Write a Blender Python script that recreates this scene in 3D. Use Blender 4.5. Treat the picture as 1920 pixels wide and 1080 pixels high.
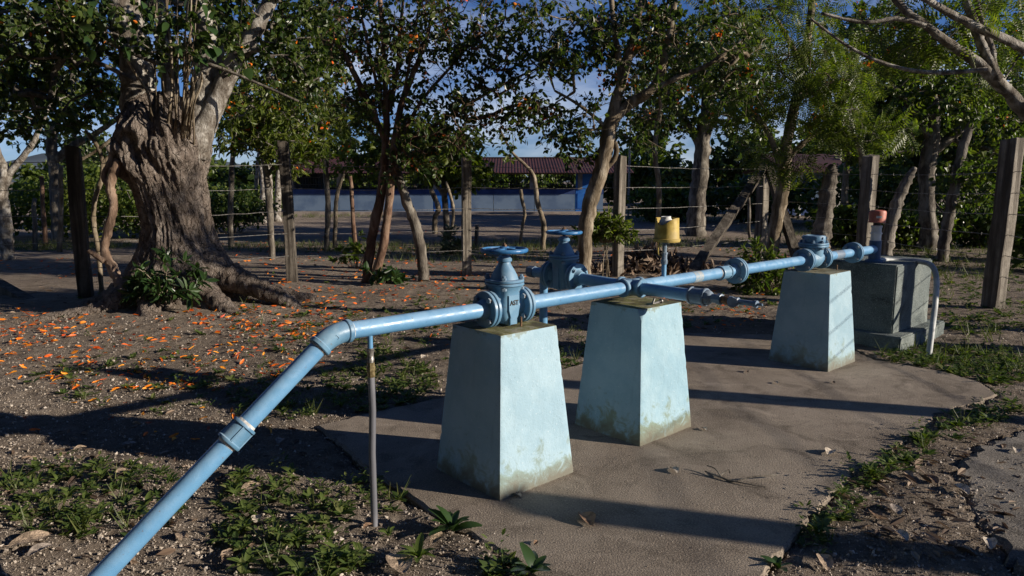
import bpy, bmesh, math, random
import numpy as np
from mathutils import Vector, Matrix
R = math.radians
for o in list(bpy.data.objects): bpy.data.objects.remove(o)
scene = bpy.context.scene
C = scene.collection
# ------------------------------------------------------------------ camera
F, H, PITCH = 1330.0, 1.6, R(8.55)
cam = bpy.data.cameras.new('camera'); camo = bpy.data.objects.new('camera', cam); C.objects.link(camo)
camo.location = (0, 0, H); camo.rotation_euler = (R(90) - PITCH, 0, 0)
cam.sensor_width = 36; cam.lens = F / 1920 * 36; cam.clip_start = .05; cam.clip_end = 6000
scene.camera = camo
# ------------------------------------------------------------------ light
SUN_EL = R(16.4)
SUN_AZ = math.atan2(.964, -.264)            # clockwise from +Y
world = bpy.data.worlds.new('World'); scene.world = world; world.use_nodes = True
nt = world.node_tree; nt.nodes.clear()
wo = nt.nodes.new('ShaderNodeOutputWorld'); bg = nt.nodes.new('ShaderNodeBackground')
sky = nt.nodes.new('ShaderNodeTexSky'); sky.sky_type = 'NISHITA'; sky.sun_disc = False
sky.sun_elevation = SUN_EL; sky.sun_rotation = SUN_AZ; sky.altitude = 1800; sky.air_density = 1.0; sky.dust_density = .1; sky.ozone_density = 5.0
tc = nt.nodes.new('ShaderNodeTexCoord'); mp = nt.nodes.new('ShaderNodeMapping'); mp.inputs['Scale'].default_value = (1.6, 1.6, 6.5)
nz = nt.nodes.new('ShaderNodeTexNoise'); nz.inputs['Scale'].default_value = 2.2; nz.inputs['Detail'].default_value = 7; nz.inputs['Roughness'].default_value = .55
rp = nt.nodes.new('ShaderNodeValToRGB'); rp.color_ramp.elements[0].position = .44; rp.color_ramp.elements[1].position = .66
rp.color_ramp.elements[0].color = (0, 0, 0, 1); rp.color_ramp.elements[1].color = (.75, .75, .75, 1)
mx = nt.nodes.new('ShaderNodeMix'); mx.data_type = 'RGBA'; mx.inputs[7].default_value = (12.0, 11.8, 10.0, 1)
nt.links.new(tc.outputs['Generated'], mp.inputs[0]); nt.links.new(mp.outputs[0], nz.inputs['Vector']); nt.links.new(nz.outputs[0], rp.inputs[0])
sx = nt.nodes.new('ShaderNodeSeparateXYZ'); nt.links.new(tc.outputs['Generated'], sx.inputs[0])
lo_ = nt.nodes.new('ShaderNodeMapRange'); lo_.inputs[1].default_value = .08; lo_.inputs[2].default_value = .34; lo_.inputs[3].default_value = 1; lo_.inputs[4].default_value = 0; nt.links.new(sx.outputs[2], lo_.inputs[0])
ml = nt.nodes.new('ShaderNodeMath'); ml.operation = 'MULTIPLY'; nt.links.new(rp.outputs[0], ml.inputs[0]); nt.links.new(lo_.outputs[0], ml.inputs[1]); nt.links.new(ml.outputs[0], mx.inputs[0]); nt.links.new(sky.outputs[0], mx.inputs[6])   # low cloud banks all round
tn_ = nt.nodes.new('ShaderNodeMix'); tn_.data_type = 'RGBA'; tn_.blend_type = 'MULTIPLY'; tn_.inputs[0].default_value = 1; tn_.inputs[7].default_value = (.90, 1.0, 1.32, 1)
nt.links.new(mx.outputs[2], tn_.inputs[6]); nt.links.new(tn_.outputs[2], bg.inputs[0]); nt.links.new(bg.outputs[0], wo.inputs[0]); bg.inputs[1].default_value = .05
sl = bpy.data.lights.new('sun', 'SUN'); sl.energy = 5.0; sl.angle = R(.55); sl.color = (1, .89, .75)
so = bpy.data.objects.new('sun', sl); C.objects.link(so)
sdir = Vector((-math.sin(SUN_AZ) * math.cos(SUN_EL), -math.cos(SUN_AZ) * math.cos(SUN_EL), -math.sin(SUN_EL)))
so.rotation_euler = sdir.to_track_quat('-Z', 'Y').to_euler(); so.location = (8, -3, 6)
vs = scene.view_settings; vs.view_transform = 'Standard'; vs.look = 'None'; vs.exposure = 0.42; vs.gamma = 1; vs.use_curve_mapping = False
scene.render.engine = 'CYCLES'; scene.cycles.max_bounces = 4; scene.cycles.transparent_max_bounces = 6

# ------------------------------------------------------------------ helpers
cp, sp_ = math.cos(PITCH), math.sin(PITCH)
def ray(px, py):
    u, v = (px - 960) / F, (540 - py) / F
    return Vector((u, cp + v * sp_, -sp_ + v * cp))
def P(px, py, Y):
    d = ray(px, py); s = Y / d.y
    return Vector((d.x * s, Y, H + d.z * s))
def G(px, py, z=0.0):
    d = ray(px, py); s = (z - H) / d.z
    return Vector((d.x * s, d.y * s, z))
def h2(ix, iy, s):
    a = np.sin(ix * 127.1 + iy * 311.7 + s * 74.7) * 43758.5453
    return a - np.floor(a)
def vn(x, y, f, s=0):
    x = np.asarray(x, float) * f + 100; y = np.asarray(y, float) * f + 100
    ix, iy = np.floor(x), np.floor(y); fx, fy = x - ix, y - iy
    fx = fx * fx * (3 - 2 * fx); fy = fy * fy * (3 - 2 * fy)
    a, b, c, d = h2(ix, iy, s), h2(ix + 1, iy, s), h2(ix, iy + 1, s), h2(ix + 1, iy + 1, s)
    return (a + (b - a) * fx) * (1 - fy) + (c + (d - c) * fx) * fy - .5
ORG = {}
def world_org(o):
    return ORG.get(o.name, Vector((0, 0, 0)))
def tag(o, label=None, cat=None, group=None, kind=None):
    if label: o['label'] = label
    if cat: o['category'] = cat
    if group: o['group'] = group
    if kind: o['kind'] = kind
    return o
def thing(name, label, cat, loc=(0, 0, 0), group=None):
    o = bpy.data.objects.new(name, None); C.objects.link(o); o.location = loc; o.empty_display_size = .1
    ORG[o.name] = Vector(loc); return tag(o, label, cat, group)
def link(name, me, parent=None, loc=None):
    """loc: world position of the object's origin; mesh already local to it"""
    o = bpy.data.objects.new(name, me); C.objects.link(o)
    l = Vector(loc) if loc is not None else (world_org(parent) if parent else Vector((0, 0, 0)))
    if parent: o.parent = parent; o.location = l - world_org(parent)
    else: o.location = l
    ORG[o.name] = l
    return o
def frame(origin, z, x=None):
    z = Vector(z).normalized()
    if x is None: x = Vector((0, 0, 1)) if abs(z.z) < .9 else Vector((1, 0, 0))
    x = Vector(x); x = (x - z * x.dot(z)).normalized(); y = z.cross(x)
    m = Matrix((x, y, z)).transposed().to_4x4(); m.translation = Vector(origin); return m
IDM = Matrix.Identity(4)
class MB:
    def __init__(s): s.v = []; s.f = []; s.m = []; s.M = Matrix.Identity(4); s.mi = 0
    def add(s, vs_, fs):
        b = len(s.v); M = s.M
        s.v += [tuple(q) for q in vs_] if M == IDM else [tuple(M @ Vector(q)) for q in vs_]; s.f += [tuple(b + i for i in f) for f in fs]; s.m += [s.mi] * len(fs); return s
    def box(s, c, d, rz=0, top=1.0):
        x, y, z = d[0] / 2, d[1] / 2, d[2] / 2; ca, sa = math.cos(rz), math.sin(rz); out = []
        for k in (-1, 1):
            t = 1 if k < 0 else top
            for a, b in ((-1, -1), (1, -1), (1, 1), (-1, 1)):
                px, py = a * x * t, b * y * t
                out.append((c[0] + px * ca - py * sa, c[1] + px * sa + py * ca, c[2] + k * z))
        return s.add(out, [(3, 2, 1, 0), (4, 5, 6, 7), (0, 1, 5, 4), (1, 2, 6, 5), (2, 3, 7, 6), (3, 0, 4, 7)])
    def lathe(s, prof, n=24, cap=True):
        vs_ = []; fs = []
        for r, z in prof:
            for k in range(n):
                a = 2 * math.pi * k / n; vs_.append((r * math.cos(a), r * math.sin(a), z))
        for i in range(len(prof) - 1):
            for k in range(n):
                fs.append((i * n + k, i * n + (k + 1) % n, (i + 1) * n + (k + 1) % n, (i + 1) * n + k))
        if cap: fs.append(tuple(range(n - 1, -1, -1))); fs.append(tuple((len(prof) - 1) * n + k for k in range(n)))
        return s.add(vs_, fs)
    def loft(s, rings, cap=True):
        n = len(rings[0]); vs_ = [q for r in rings for q in r]; fs = []
        for i in range(len(rings) - 1):
            for k in range(n):
                fs.append((i * n + k, i * n + (k + 1) % n, (i + 1) * n + (k + 1) % n, (i + 1) * n + k))
        if cap: fs.append(tuple(range(n - 1, -1, -1))); fs.append(tuple((len(rings) - 1) * n + k for k in range(n)))
        return s.add(vs_, fs)
    def tube(s, pts, rad, n=8, cap=True, jit=0.0, rnd=None):
        pts = [Vector(p) for p in pts]
        if not hasattr(rad, '__len__'): rad = [rad] * len(pts)
        vs_ = []; fs = []; x = None
        for i, p in enumerate(pts):
            t = (pts[min(i + 1, len(pts) - 1)] - pts[max(i - 1, 0)])
            if t.length < 1e-9: t = Vector((0, 0, 1))
            t.normalize()
            if x is None: x = t.orthogonal().normalized()
            x = (x - t * x.dot(t)); x = x.normalized() if x.length > 1e-6 else t.orthogonal().normalized()
            y = t.cross(x)
            for k in range(n):
                a = 2 * math.pi * k / n; r = rad[i] * (1 + (rnd.uniform(-jit, jit) if jit else 0))
                vs_.append(p + x * (r * math.cos(a)) + y * (r * math.sin(a)))
        for i in range(len(pts) - 1):
            for k in range(n):
                fs.append((i * n + k, i * n + (k + 1) % n, (i + 1) * n + (k + 1) % n, (i + 1) * n + k))
        if cap: fs.append(tuple(range(n - 1, -1, -1))); fs.append(tuple((len(pts) - 1) * n + k for k in range(n)))
        return s.add(vs_, fs)
    def mesh(s, name, mats, org=(0, 0, 0), sharp=35, smooth=True):
        me = bpy.data.meshes.new(name); o = Vector(org)
        me.from_pydata([(q[0] - o.x, q[1] - o.y, q[2] - o.z) for q in s.v], [], s.f)
        for m in (mats if isinstance(mats, (list, tuple)) else [mats]): me.materials.append(m)
        if any(s.m): me.polygons.foreach_set('material_index', s.m)
        if smooth:
            me.polygons.foreach_set('use_smooth', [True] * len(s.f)); me.set_sharp_from_angle(angle=R(sharp))
        me.update(); return me
    def build(s, name, mats, parent=None, loc=None, **k):
        l = Vector(loc) if loc is not None else (world_org(parent) if parent else Vector((0, 0, 0)))
        return link(name, s.mesh(name, mats, l, **k), parent, l)
def np_mesh(name, V, Fq, mats, org=(0, 0, 0), smooth=False, mi=None):
    """V (n,3) array, Fq (m,k) array of equal sized faces"""
    me = bpy.data.meshes.new(name); V = np.asarray(V, np.float32) - np.array(org, np.float32); k = Fq.shape[1]
    me.vertices.add(len(V)); me.vertices.foreach_set('co', V.ravel())
    me.loops.add(Fq.size); me.loops.foreach_set('vertex_index', Fq.ravel().astype(np.int32))
    me.polygons.add(len(Fq)); me.polygons.foreach_set('loop_start', np.arange(0, Fq.size, k, dtype=np.int32))
    me.polygons.foreach_set('loop_total', np.full(len(Fq), k, np.int32))
    me.polygons.foreach_set('use_smooth', np.full(len(Fq), smooth))
    for m in (mats if isinstance(mats, (list, tuple)) else [mats]): me.materials.append(m)
    if mi is not None: me.polygons.foreach_set('material_index', np.asarray(mi, np.int32))
    me.update(calc_edges=True); return me

# ------------------------------------------------------------------ materials
class NT:
    def __init__(s, name):
        s.mat = bpy.data.materials.new(name); s.mat.use_nodes = True; s.t = s.mat.node_tree; s.t.nodes.clear()
        s.out = s.n('ShaderNodeOutputMaterial'); s.b = s.n('ShaderNodeBsdfPrincipled'); s.l(s.b.outputs[0], s.out.inputs[0])
    def n(s, t, **kw):
        q = s.t.nodes.new(t)
        for k, v in kw.items(): setattr(q, k, v)
        return q
    def l(s, a, b): s.t.links.new(a, b)
    def co(s, which='Object', scale=(1, 1, 1)):
        a = s.n('ShaderNodeTexCoord'); m = s.n('ShaderNodeMapping'); m.inputs['Scale'].default_value = scale; s.l(a.outputs[which], m.inputs[0]); return m.outputs[0]
    def noise(s, co, scale, detail=4, rough=.55, dist=0):
        q = s.n('ShaderNodeTexNoise'); q.inputs['Scale'].default_value = scale; q.inputs['Detail'].default_value = detail
        q.inputs['Roughness'].default_value = rough; q.inputs['Distortion'].default_value = dist; s.l(co, q.inputs['Vector'])
        r = s.n('ShaderNodeMapRange'); r.clamp = False; r.inputs[1].default_value = .25; r.inputs[2].default_value = .75; s.l(q.outputs[0], r.inputs[0]); return r.outputs[0]
    def ramp(s, f, stops):
        q = s.n('ShaderNodeValToRGB'); e = q.color_ramp.elements
        while len(e) < len(stops): e.new(.5)
        for i, (p, c) in enumerate(stops):
            e[i].position = p; e[i].color = (c, c, c, 1) if not hasattr(c, '__len__') else (*c, 1)
        s.l(f, q.inputs[0]); return q.outputs[0]
    def mix(s, f, a, b, mode='MIX'):
        q = s.n('ShaderNodeMix'); q.data_type = 'RGBA'; q.blend_type = mode
        for sock, val in ((q.inputs[0], f), (q.inputs[6], a), (q.inputs[7], b)):
            if hasattr(val, 'is_output'): s.l(val, sock)
            elif hasattr(val, '__len__'): sock.default_value = (*val, 1)
            else: sock.default_value = val
        return q.outputs[2]
    def math(s, op, a, b=0.0):
        q = s.n('ShaderNodeMath'); q.operation = op
        for i, val in enumerate((a, b)):
            if hasattr(val, 'is_output'): s.l(val, q.inputs[i])
            else: q.inputs[i].default_value = val
        return q.outputs[0]
    def bump(s, h, strength=.4, dist=.01):
        q = s.n('ShaderNodeBump'); q.inputs['Strength'].default_value = strength; q.inputs['Distance'].default_value = dist
        s.l(h, q.inputs['Height']); s.l(q.outputs[0], s.b.inputs['Normal']); return q
    def set(s, col=None, rough=None, metal=None, spec=None):
        for k, v in (('Base Color', col), ('Roughness', rough), ('Metallic', metal), ('Specular IOR Level', spec)):
            if v is None: continue
            if hasattr(v, 'is_output'): s.l(v, s.b.inputs[k])
            elif hasattr(v, '__len__'): s.b.inputs[k].default_value = (*v, 1)
            else: s.b.inputs[k].default_value = v
        return s.mat
def simple(name, c1, c2, scale=6, rough=.7, bump=.3, bs=40, bd=.004, stretch=(1, 1, 1), c3=None, lo=.35, hi=.65, metal=None, spec=None):
    m = NT(name); co = m.co('Object', stretch); f = m.noise(co, scale, 5)
    st = [(lo, c1), (hi, c2)] if c3 is None else [(lo, c1), ((lo + hi) / 2, c2), (hi, c3)]
    col = m.ramp(f, st)
    if bump: m.bump(m.noise(co, bs, 4, .65), bump, bd)
    return m.set(col, rough, metal, spec)
def m_leaf(name, cols, rough=.42, trans=.28, tcol=None):
    m = NT(name); g = m.n('ShaderNodeNewGeometry'); n = len(cols)
    col = m.ramp(g.outputs['Random Per Island'], [(i / max(1, n - 1), c) for i, c in enumerate(cols)])
    m.set(col, rough, None, .45)
    if trans:
        t = m.n('ShaderNodeBsdfTranslucent'); tc_ = m.mix(1.0, col, tcol or (1.5, 1.7, .6), 'MULTIPLY'); m.l(tc_, t.inputs[0])
        x = m.n('ShaderNodeMixShader'); x.inputs[0].default_value = trans; m.l(m.b.outputs[0], x.inputs[1]); m.l(t.outputs[0], x.inputs[2]); m.l(x.outputs[0], m.out.inputs[0])
    return m.mat
def m_bark(name, c1, c2, c3, scale=5, bd=.02, vert=.35):
    m = NT(name); co = m.co('Object', (1, 1, vert)); f = m.noise(co, scale, 6, .62, .4); g = m.noise(m.co('Object'), scale * .5, 3)
    col = m.ramp(f, [(.3, c1), (.5, c2), (.7, c3)]); col = m.mix(m.ramp(g, [(.35, 0.0), (.7, .45)]), col, c1)
    m.bump(m.noise(co, scale * 3.5, 6, .7, .6), .9, bd); return m.set(col, .88, None, .2)
def m_ground():
    m = NT('sandy_dirt'); co = m.co('Object')
    a = m.noise(co, .55, 4); b = m.noise(co, 7, 6, .65); c = m.noise(co, 85, 4, .7); d = m.noise(co, 260, 2, .6)
    col = m.ramp(b, [(.25, (.22, .174, .132)), (.5, (.335, .270, .211)), (.78, (.43, .358, .286))])
    col = m.mix(m.ramp(a, [(.42, 0.0), (.62, .55)]), col, (.235, .188, .146))
    col = m.mix(m.ramp(c, [(.66, 0.0), (.9, .8)]), col, (.55, .49, .43))
    col = m.mix(m.ramp(c, [(.10, .85), (.30, 0.0)]), col, (.06, .048, .037))
    e = m.noise(co, 34, 5, .75)
    col = m.mix(m.ramp(e, [(.12, .7), (.36, 0.0)]), col, (.075, .058, .045)); col = m.mix(m.ramp(e, [(.64, 0.0), (.92, .6)]), col, (.52, .46, .395))
    h = m.math('ADD', m.math('MULTIPLY', b, 1.0), m.math('ADD', m.math('MULTIPLY', e, .7), m.math('ADD', m.math('MULTIPLY', c, .7), m.math('MULTIPLY', d, .3))))
    m.bump(h, 1.0, .036); return m.set(col, .95, None, .15)
def m_concrete(name, c1, c2, c3, spots=True, bd=.006):
    m = NT(name); co = m.co('Object'); a = m.noise(co, 1.3, 6, .6, .5); b = m.noise(co, 16, 5, .65); c = m.noise(co, 110, 3, .7)
    col = m.ramp(a, [(.2, c1), (.5, c2), (.8, c3)]); col = m.mix(m.ramp(b, [(.5, 0.0), (.95, .45)]), col, c1); col = m.mix(m.ramp(m.noise(co, 3.1, 5, .6, 1.0), [(.54, 0.0), (.85, .7)]), col, tuple(q * .5 for q in c1)); col = m.mix(m.ramp(m.noise(co, 2.3, 5, .6, 1.5), [(.66, 0.0), (.95, .6)]), col, tuple(min(1, q * 1.35) for q in c3))
    if spots: col = m.mix(m.ramp(c, [(.16, .85), (.32, 0.0)]), col, (.05, .045, .04))
    col = m.mix(m.ramp(c, [(.60, 0.0), (.75, .5)]), col, tuple(min(1, q * 1.6) for q in c3))
    m.bump(m.math('ADD', m.math('MULTIPLY', b, .5), c), .7, bd); return m.set(col, .92, None, .2)
def m_pier(name, paint, paint2, moss, grime=1.0, hgt=.83):
    m = NT(name); co = m.co('Object'); sep = m.n('ShaderNodeSeparateXYZ'); m.l(m.n('ShaderNodeTexCoord').outputs['Object'], sep.inputs[0])
    g = m.n('ShaderNodeNewGeometry'); sn = m.n('ShaderNodeSeparateXYZ'); m.l(g.outputs['True Normal'], sn.inputs[0])
    a = m.noise(co, 4, 6, .6); st = m.noise(m.co('Object', (1, 1, .18)), 14, 5, .6); b = m.noise(co, 9, 6, .65, .6); c = m.noise(co, 75, 4, .7)
    col = m.mix(m.ramp(a, [(.35, 0.0), (.68, 1.0)]), paint, paint2)
    col = m.mix(m.ramp(st, [(.62, 0.0), (.95, .3)]), col, tuple(q * .62 for q in paint))
    col = m.mix(m.ramp(c, [(.06, .6), (.2, 0.0)]), col, (.10, .12, .11))
    col = m.mix(m.ramp(c, [(.76, 0.0), (.9, .5)]), col, (.70, .76, .78))
    # splashed dirt and algae in patches on the lower third
    low = m.math('SUBTRACT', 1.0, m.math('DIVIDE', sep.outputs[2], .34)); lo2 = m.math('ADD', low, m.math('MULTIPLY', m.math('SUBTRACT', b, .5), 1.5))
    col = m.mix(m.math('MULTIPLY', m.ramp(lo2, [(.55, 0.0), (.95, .8)]), grime), col, (.19, .235, .15))
    lo3 = m.math('ADD', m.math('SUBTRACT', 1.0, m.math('DIVIDE', sep.outputs[2], .11)), m.math('MULTIPLY', m.math('SUBTRACT', b, .5), 1.3))
    col = m.mix(m.ramp(lo3, [(.25, 0.0), (1.0, .8)]), col, (.16, .135, .10))
    hi = m.math('ADD', m.math('DIVIDE', m.math('SUBTRACT', sep.outputs[2], hgt - .06), .06), m.math('MULTIPLY', m.math('SUBTRACT', b, .55), 2.0))
    col = m.mix(m.ramp(hi, [(.75, 0.0), (1.15, .55)]), col, (.20, .21, .12))
    top = m.ramp(m.math('ADD', sn.outputs[2], m.math('MULTIPLY', m.math('SUBTRACT', b, .5), .3)), [(.55, 0.0), (.8, 1.0)])
    tcol = m.ramp(b, [(.32, (.10, .085, .05)), (.5, moss), (.68, (.26, .24, .17))])
    col = m.mix(top, col, tcol)
    m.bump(m.math('ADD', m.math('MULTIPLY', b, .8), m.math('MULTIPLY', c, .6)), .45, .006); return m.set(col, .8, None, .25)
def m_paint(name, c1, c2, rough=.38, rust=.25, spec=.5, fade=(.42, .58, .68)):
    m = NT(name); co = m.co('Object'); a = m.noise(co, 5, 6, .6); c = m.noise(co, 42, 5, .7); d = m.noise(co, 13, 5, .6, .8)
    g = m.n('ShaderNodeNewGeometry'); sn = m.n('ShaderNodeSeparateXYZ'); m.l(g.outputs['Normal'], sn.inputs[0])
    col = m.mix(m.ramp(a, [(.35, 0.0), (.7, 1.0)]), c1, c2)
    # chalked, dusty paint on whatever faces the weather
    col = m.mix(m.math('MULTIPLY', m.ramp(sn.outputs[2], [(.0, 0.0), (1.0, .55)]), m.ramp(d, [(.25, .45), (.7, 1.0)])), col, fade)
    col = m.mix(m.ramp(c, [(.77, 0.0), (.90, rust * 2.2)]), col, (.16, .09, .05))
    col = m.mix(m.ramp(c, [(.06, .5), (.18, 0.0)]), col, (.05, .07, .09))
    m.bump(m.math('ADD', c, m.math('MULTIPLY', a, .4)), .12, .004)
    return m.set(col, m.ramp(d, [(.3, rough - .08), (.7, rough + .18)]), None, spec)
def m_bark_big():
    m = NT('fissured_grey_bark'); co = m.co('Object', (1, 1, .55)); a = m.noise(m.co('Object'), 2.2, 4); b = m.noise(co, 11, 6, .68, .7); c = m.noise(co, 38, 6, .7, .5)
    v = m.n('ShaderNodeTexVoronoi'); v.feature = 'DISTANCE_TO_EDGE'; v.inputs['Scale'].default_value = 15
    wv = m.n('ShaderNodeVectorMath'); wv.operation = 'ADD'; m.l(m.co('Object', (1, 1, .45)), wv.inputs[0]); sc = m.n('ShaderNodeVectorMath'); sc.operation = 'SCALE'; sc.inputs['Scale'].default_value = .16
    nz_ = m.n('ShaderNodeTexNoise'); nz_.inputs['Scale'].default_value = 6; nz_.inputs['Detail'].default_value = 4; m.l(co, nz_.inputs['Vector']); m.l(nz_.outputs['Color'], sc.inputs[0]); m.l(sc.outputs[0], wv.inputs[1]); m.l(wv.outputs[0], v.inputs['Vector'])
    crack = m.ramp(v.outputs['Distance'], [(.0, 1.0), (.06, 0.0)])
    col = m.ramp(b, [(.15, (.11, .087, .07)), (.5, (.27, .222, .186)), (.85, (.43, .375, .325))]); col = m.mix(m.ramp(a, [(.4, 0.0), (.8, .55)]), col, (.17, .128, .098))
    col = m.mix(m.ramp(c, [(.68, 0.0), (.9, .7)]), col, (.46, .43, .385)); col = m.mix(m.ramp(c, [(.1, .8), (.32, 0.0)]), col, (.03, .024, .019)); col = m.mix(m.math('MULTIPLY', crack, .6), col, (.03, .023, .018))
    h = m.math('ADD', m.math('ADD', b, m.math('MULTIPLY', c, .7)), m.math('MULTIPLY', crack, -.6)); m.bump(h, 1.0, .045); return m.set(col, .92, None, .15)
MT = dict(
    ground=m_ground(),
    slab=m_concrete('worn_concrete', (.17, .138, .108), (.245, .203, .160), (.315, .265, .212), bd=.005),
    oldslab=m_concrete('rough_concrete', (.13, .115, .098), (.20, .18, .157), (.27, .245, .215), bd=.022),
    block=m_concrete('stained_concrete', (.085, .108, .108), (.155, .182, .178), (.235, .262, .245), bd=.008),
    pier1=m_pier('pale_blue_limewash', (.30, .445, .535), (.355, .50, .585), (.185, .175, .065), .8),
    pier2=m_pier('aqua_limewash', (.265, .42, .51), (.325, .48, .56), (.17, .17, .06), 1.0),
    pier3=m_pier('grey_blue_limewash', (.26, .39, .465), (.32, .45, .52), (.22, .20, .13), .7),
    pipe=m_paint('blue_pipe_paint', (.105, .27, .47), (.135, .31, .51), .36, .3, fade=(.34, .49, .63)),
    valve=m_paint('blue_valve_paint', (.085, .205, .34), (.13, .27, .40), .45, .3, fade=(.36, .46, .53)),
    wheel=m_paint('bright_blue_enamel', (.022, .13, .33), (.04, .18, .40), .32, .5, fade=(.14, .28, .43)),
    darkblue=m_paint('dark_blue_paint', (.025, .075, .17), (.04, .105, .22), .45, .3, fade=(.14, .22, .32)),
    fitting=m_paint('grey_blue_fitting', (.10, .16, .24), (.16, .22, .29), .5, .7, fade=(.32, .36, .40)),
    boltm=m_paint('rust_bled_bolt', (.10, .19, .29), (.18, .25, .32), .5, .9, fade=(.42, .45, .46)),
    steel=simple('weathered_steel', (.10, .09, .085), (.30, .29, .27), 30, .45, .3, 60, .002, metal=.6),
    rust=simple('rusty_steel', (.08, .045, .025), (.22, .12, .06), 30, .8, .4, 60, .003),
    galv=simple('grey_conduit', (.115, .118, .135), (.20, .205, .23), 12, .45, .1, 60, .002, stretch=(1, 1, .2)),
    brass=simple('tarnished_brass', (.16, .12, .055), (.36, .29, .15), 25, .4, .2, 60, .002, metal=.5),
    scuffed=simple('scuffed_pipe_paint', (.18, .31, .42), (.36, .38, .38), 45, .6, .2, lo=.3, hi=.7),
    gasket=simple('dark_gasket', (.02, .018, .015), (.05, .04, .03), 30, .9, .2),
    tape=simple('white_thread_tape', (.42, .40, .37), (.72, .71, .68), 40, .8, .5, 90, .003),
    yellow=simple('faded_yellow_plastic', (.36, .25, .04), (.52, .38, .085), 9, .55, .15, 40, .003, c3=(.44, .33, .10)),
    white=simple('white_plastic', (.60, .60, .57), (.78, .78, .75), 9, .5, .1),
    red=simple('faded_red_plastic', (.40, .115, .075), (.50, .18, .13), 9, .55, .15),
    hose=simple('pale_grey_hose', (.30, .32, .32), (.48, .50, .49), 7, .5, .15, 40, .003),
    black=simple('black_rubber', (.012, .012, .012), (.03, .03, .03), 20, .6, .2),
    wood=m_bark('weathered_post_wood', (.095, .082, .066), (.19, .168, .138), (.30, .27, .225), 12, .012, .06),
    woodshade=m_bark('shaded_post_wood', (.05, .042, .034), (.10, .086, .07), (.165, .145, .12), 12, .012, .06),  # darker copy of the post wood, with shade put into its colour
    wire=simple('fence_wire', (.16, .15, .14), (.34, .33, .31), 30, .5, 0, metal=.5),
    barkbig=m_bark_big(),
    barkpale=m_bark('pale_lichen_bark', (.12, .10, .08), (.27, .245, .21), (.50, .475, .43), 9, .02, .6),
    barkred=m_bark('reddish_bark', (.085, .048, .032), (.165, .10, .068), (.25, .175, .125), 8, .012, .3),
    barktan=m_bark('tan_bark', (.11, .085, .055), (.23, .185, .13), (.36, .31, .235), 8, .012, .3),
    barkgrey=m_bark('grey_bark', (.07, .06, .05), (.16, .14, .115), (.28, .255, .215), 7, .015, .35),
    dead=m_bark('bleached_dead_wood', (.13, .085, .058), (.30, .205, .145), (.44, .33, .25), 7, .012, .2),
    leafdark=m_leaf('dark_glossy_leaf', [(.018, .036, .010), (.036, .064, .015), (.062, .094, .020), (.105, .13, .03)], .36, .38),
    leafmid=m_leaf('mid_green_leaf', [(.032, .058, .012), (.058, .092, .016), (.092, .13, .022), (.14, .165, .03)], .42, .4),
    leaflime=m_leaf('yellow_green_leaf', [(.045, .074, .011), (.078, .112, .015), (.115, .15, .02), (.16, .18, .03)], .45, .42),
    leafweed=m_leaf('weed_leaf', [(.040, .070, .016), (.070, .112, .024), (.11, .15, .034), (.16, .175, .06)], .5, .35),
    leafbig=m_leaf('broad_glossy_leaf', [(.018, .042, .012), (.032, .066, .018), (.055, .098, .028)], .33, .25),
    leafgrey=m_leaf('grey_green_leaf', [(.06, .08, .05), (.10, .12, .08), (.15, .17, .12)], .6, .25),
    dry=m_leaf('dry_brown_leaf', [(.14, .085, .05), (.23, .155, .10), (.34, .26, .185), (.42, .345, .265)], .75, .2, (1.3, 1.1, .8)),
    flower=m_leaf('orange_petal', [(.75, .11, .012), (.88, .20, .014), (.92, .32, .022), (.60, .06, .012)], .5, .25, (1.2, .9, .6)),
    grass=m_leaf('grass_blade', [(.05, .075, .015), (.085, .11, .025), (.13, .14, .045)], .55, .3),
    litter=m_leaf('leaf_litter', [(.06, .038, .026), (.13, .085, .055), (.24, .17, .115), (.36, .28, .21)], .8, .1, (1.2, 1, .8)),
    clod=m_leaf('dirt_clod', [(.20, .16, .125), (.30, .25, .20), (.40, .345, .285), (.52, .46, .40)], .95, 0),
    wallpale=simple('pale_blue_wall', (.08, .13, .22), (.125, .185, .275), 1.2, .85, .15),
    navy=simple('navy_paint', (.012, .035, .13), (.02, .055, .19), 2, .7, .1),
    door=simple('blue_door', (.012, .10, .38), (.02, .14, .46), 2, .5, .1),
    plinth=simple('plinth_concrete', (.22, .18, .15), (.32, .27, .23), 3, .9, .3),
    column=simple('grey_column', (.20, .19, .18), (.30, .29, .28), 3, .9, .2),
    roof=simple('dark_red_sheet_roof', (.034, .008, .008), (.060, .014, .013), 1.5, .75, .1, c3=(.045, .011, .011)),
    bars=simple('dark_bars', (.015, .015, .018), (.035, .035, .04), 3, .6, 0),
    interior=simple('dim_interior_wall', (.10, .11, .115), (.16, .17, .17), 1, .9, 0),
    hill=simple('haze_tinted_hill', (.05, .075, .09), (.09, .12, .14), .004, .95, 0),  # bluish distance haze is put into the base colour
)
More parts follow.
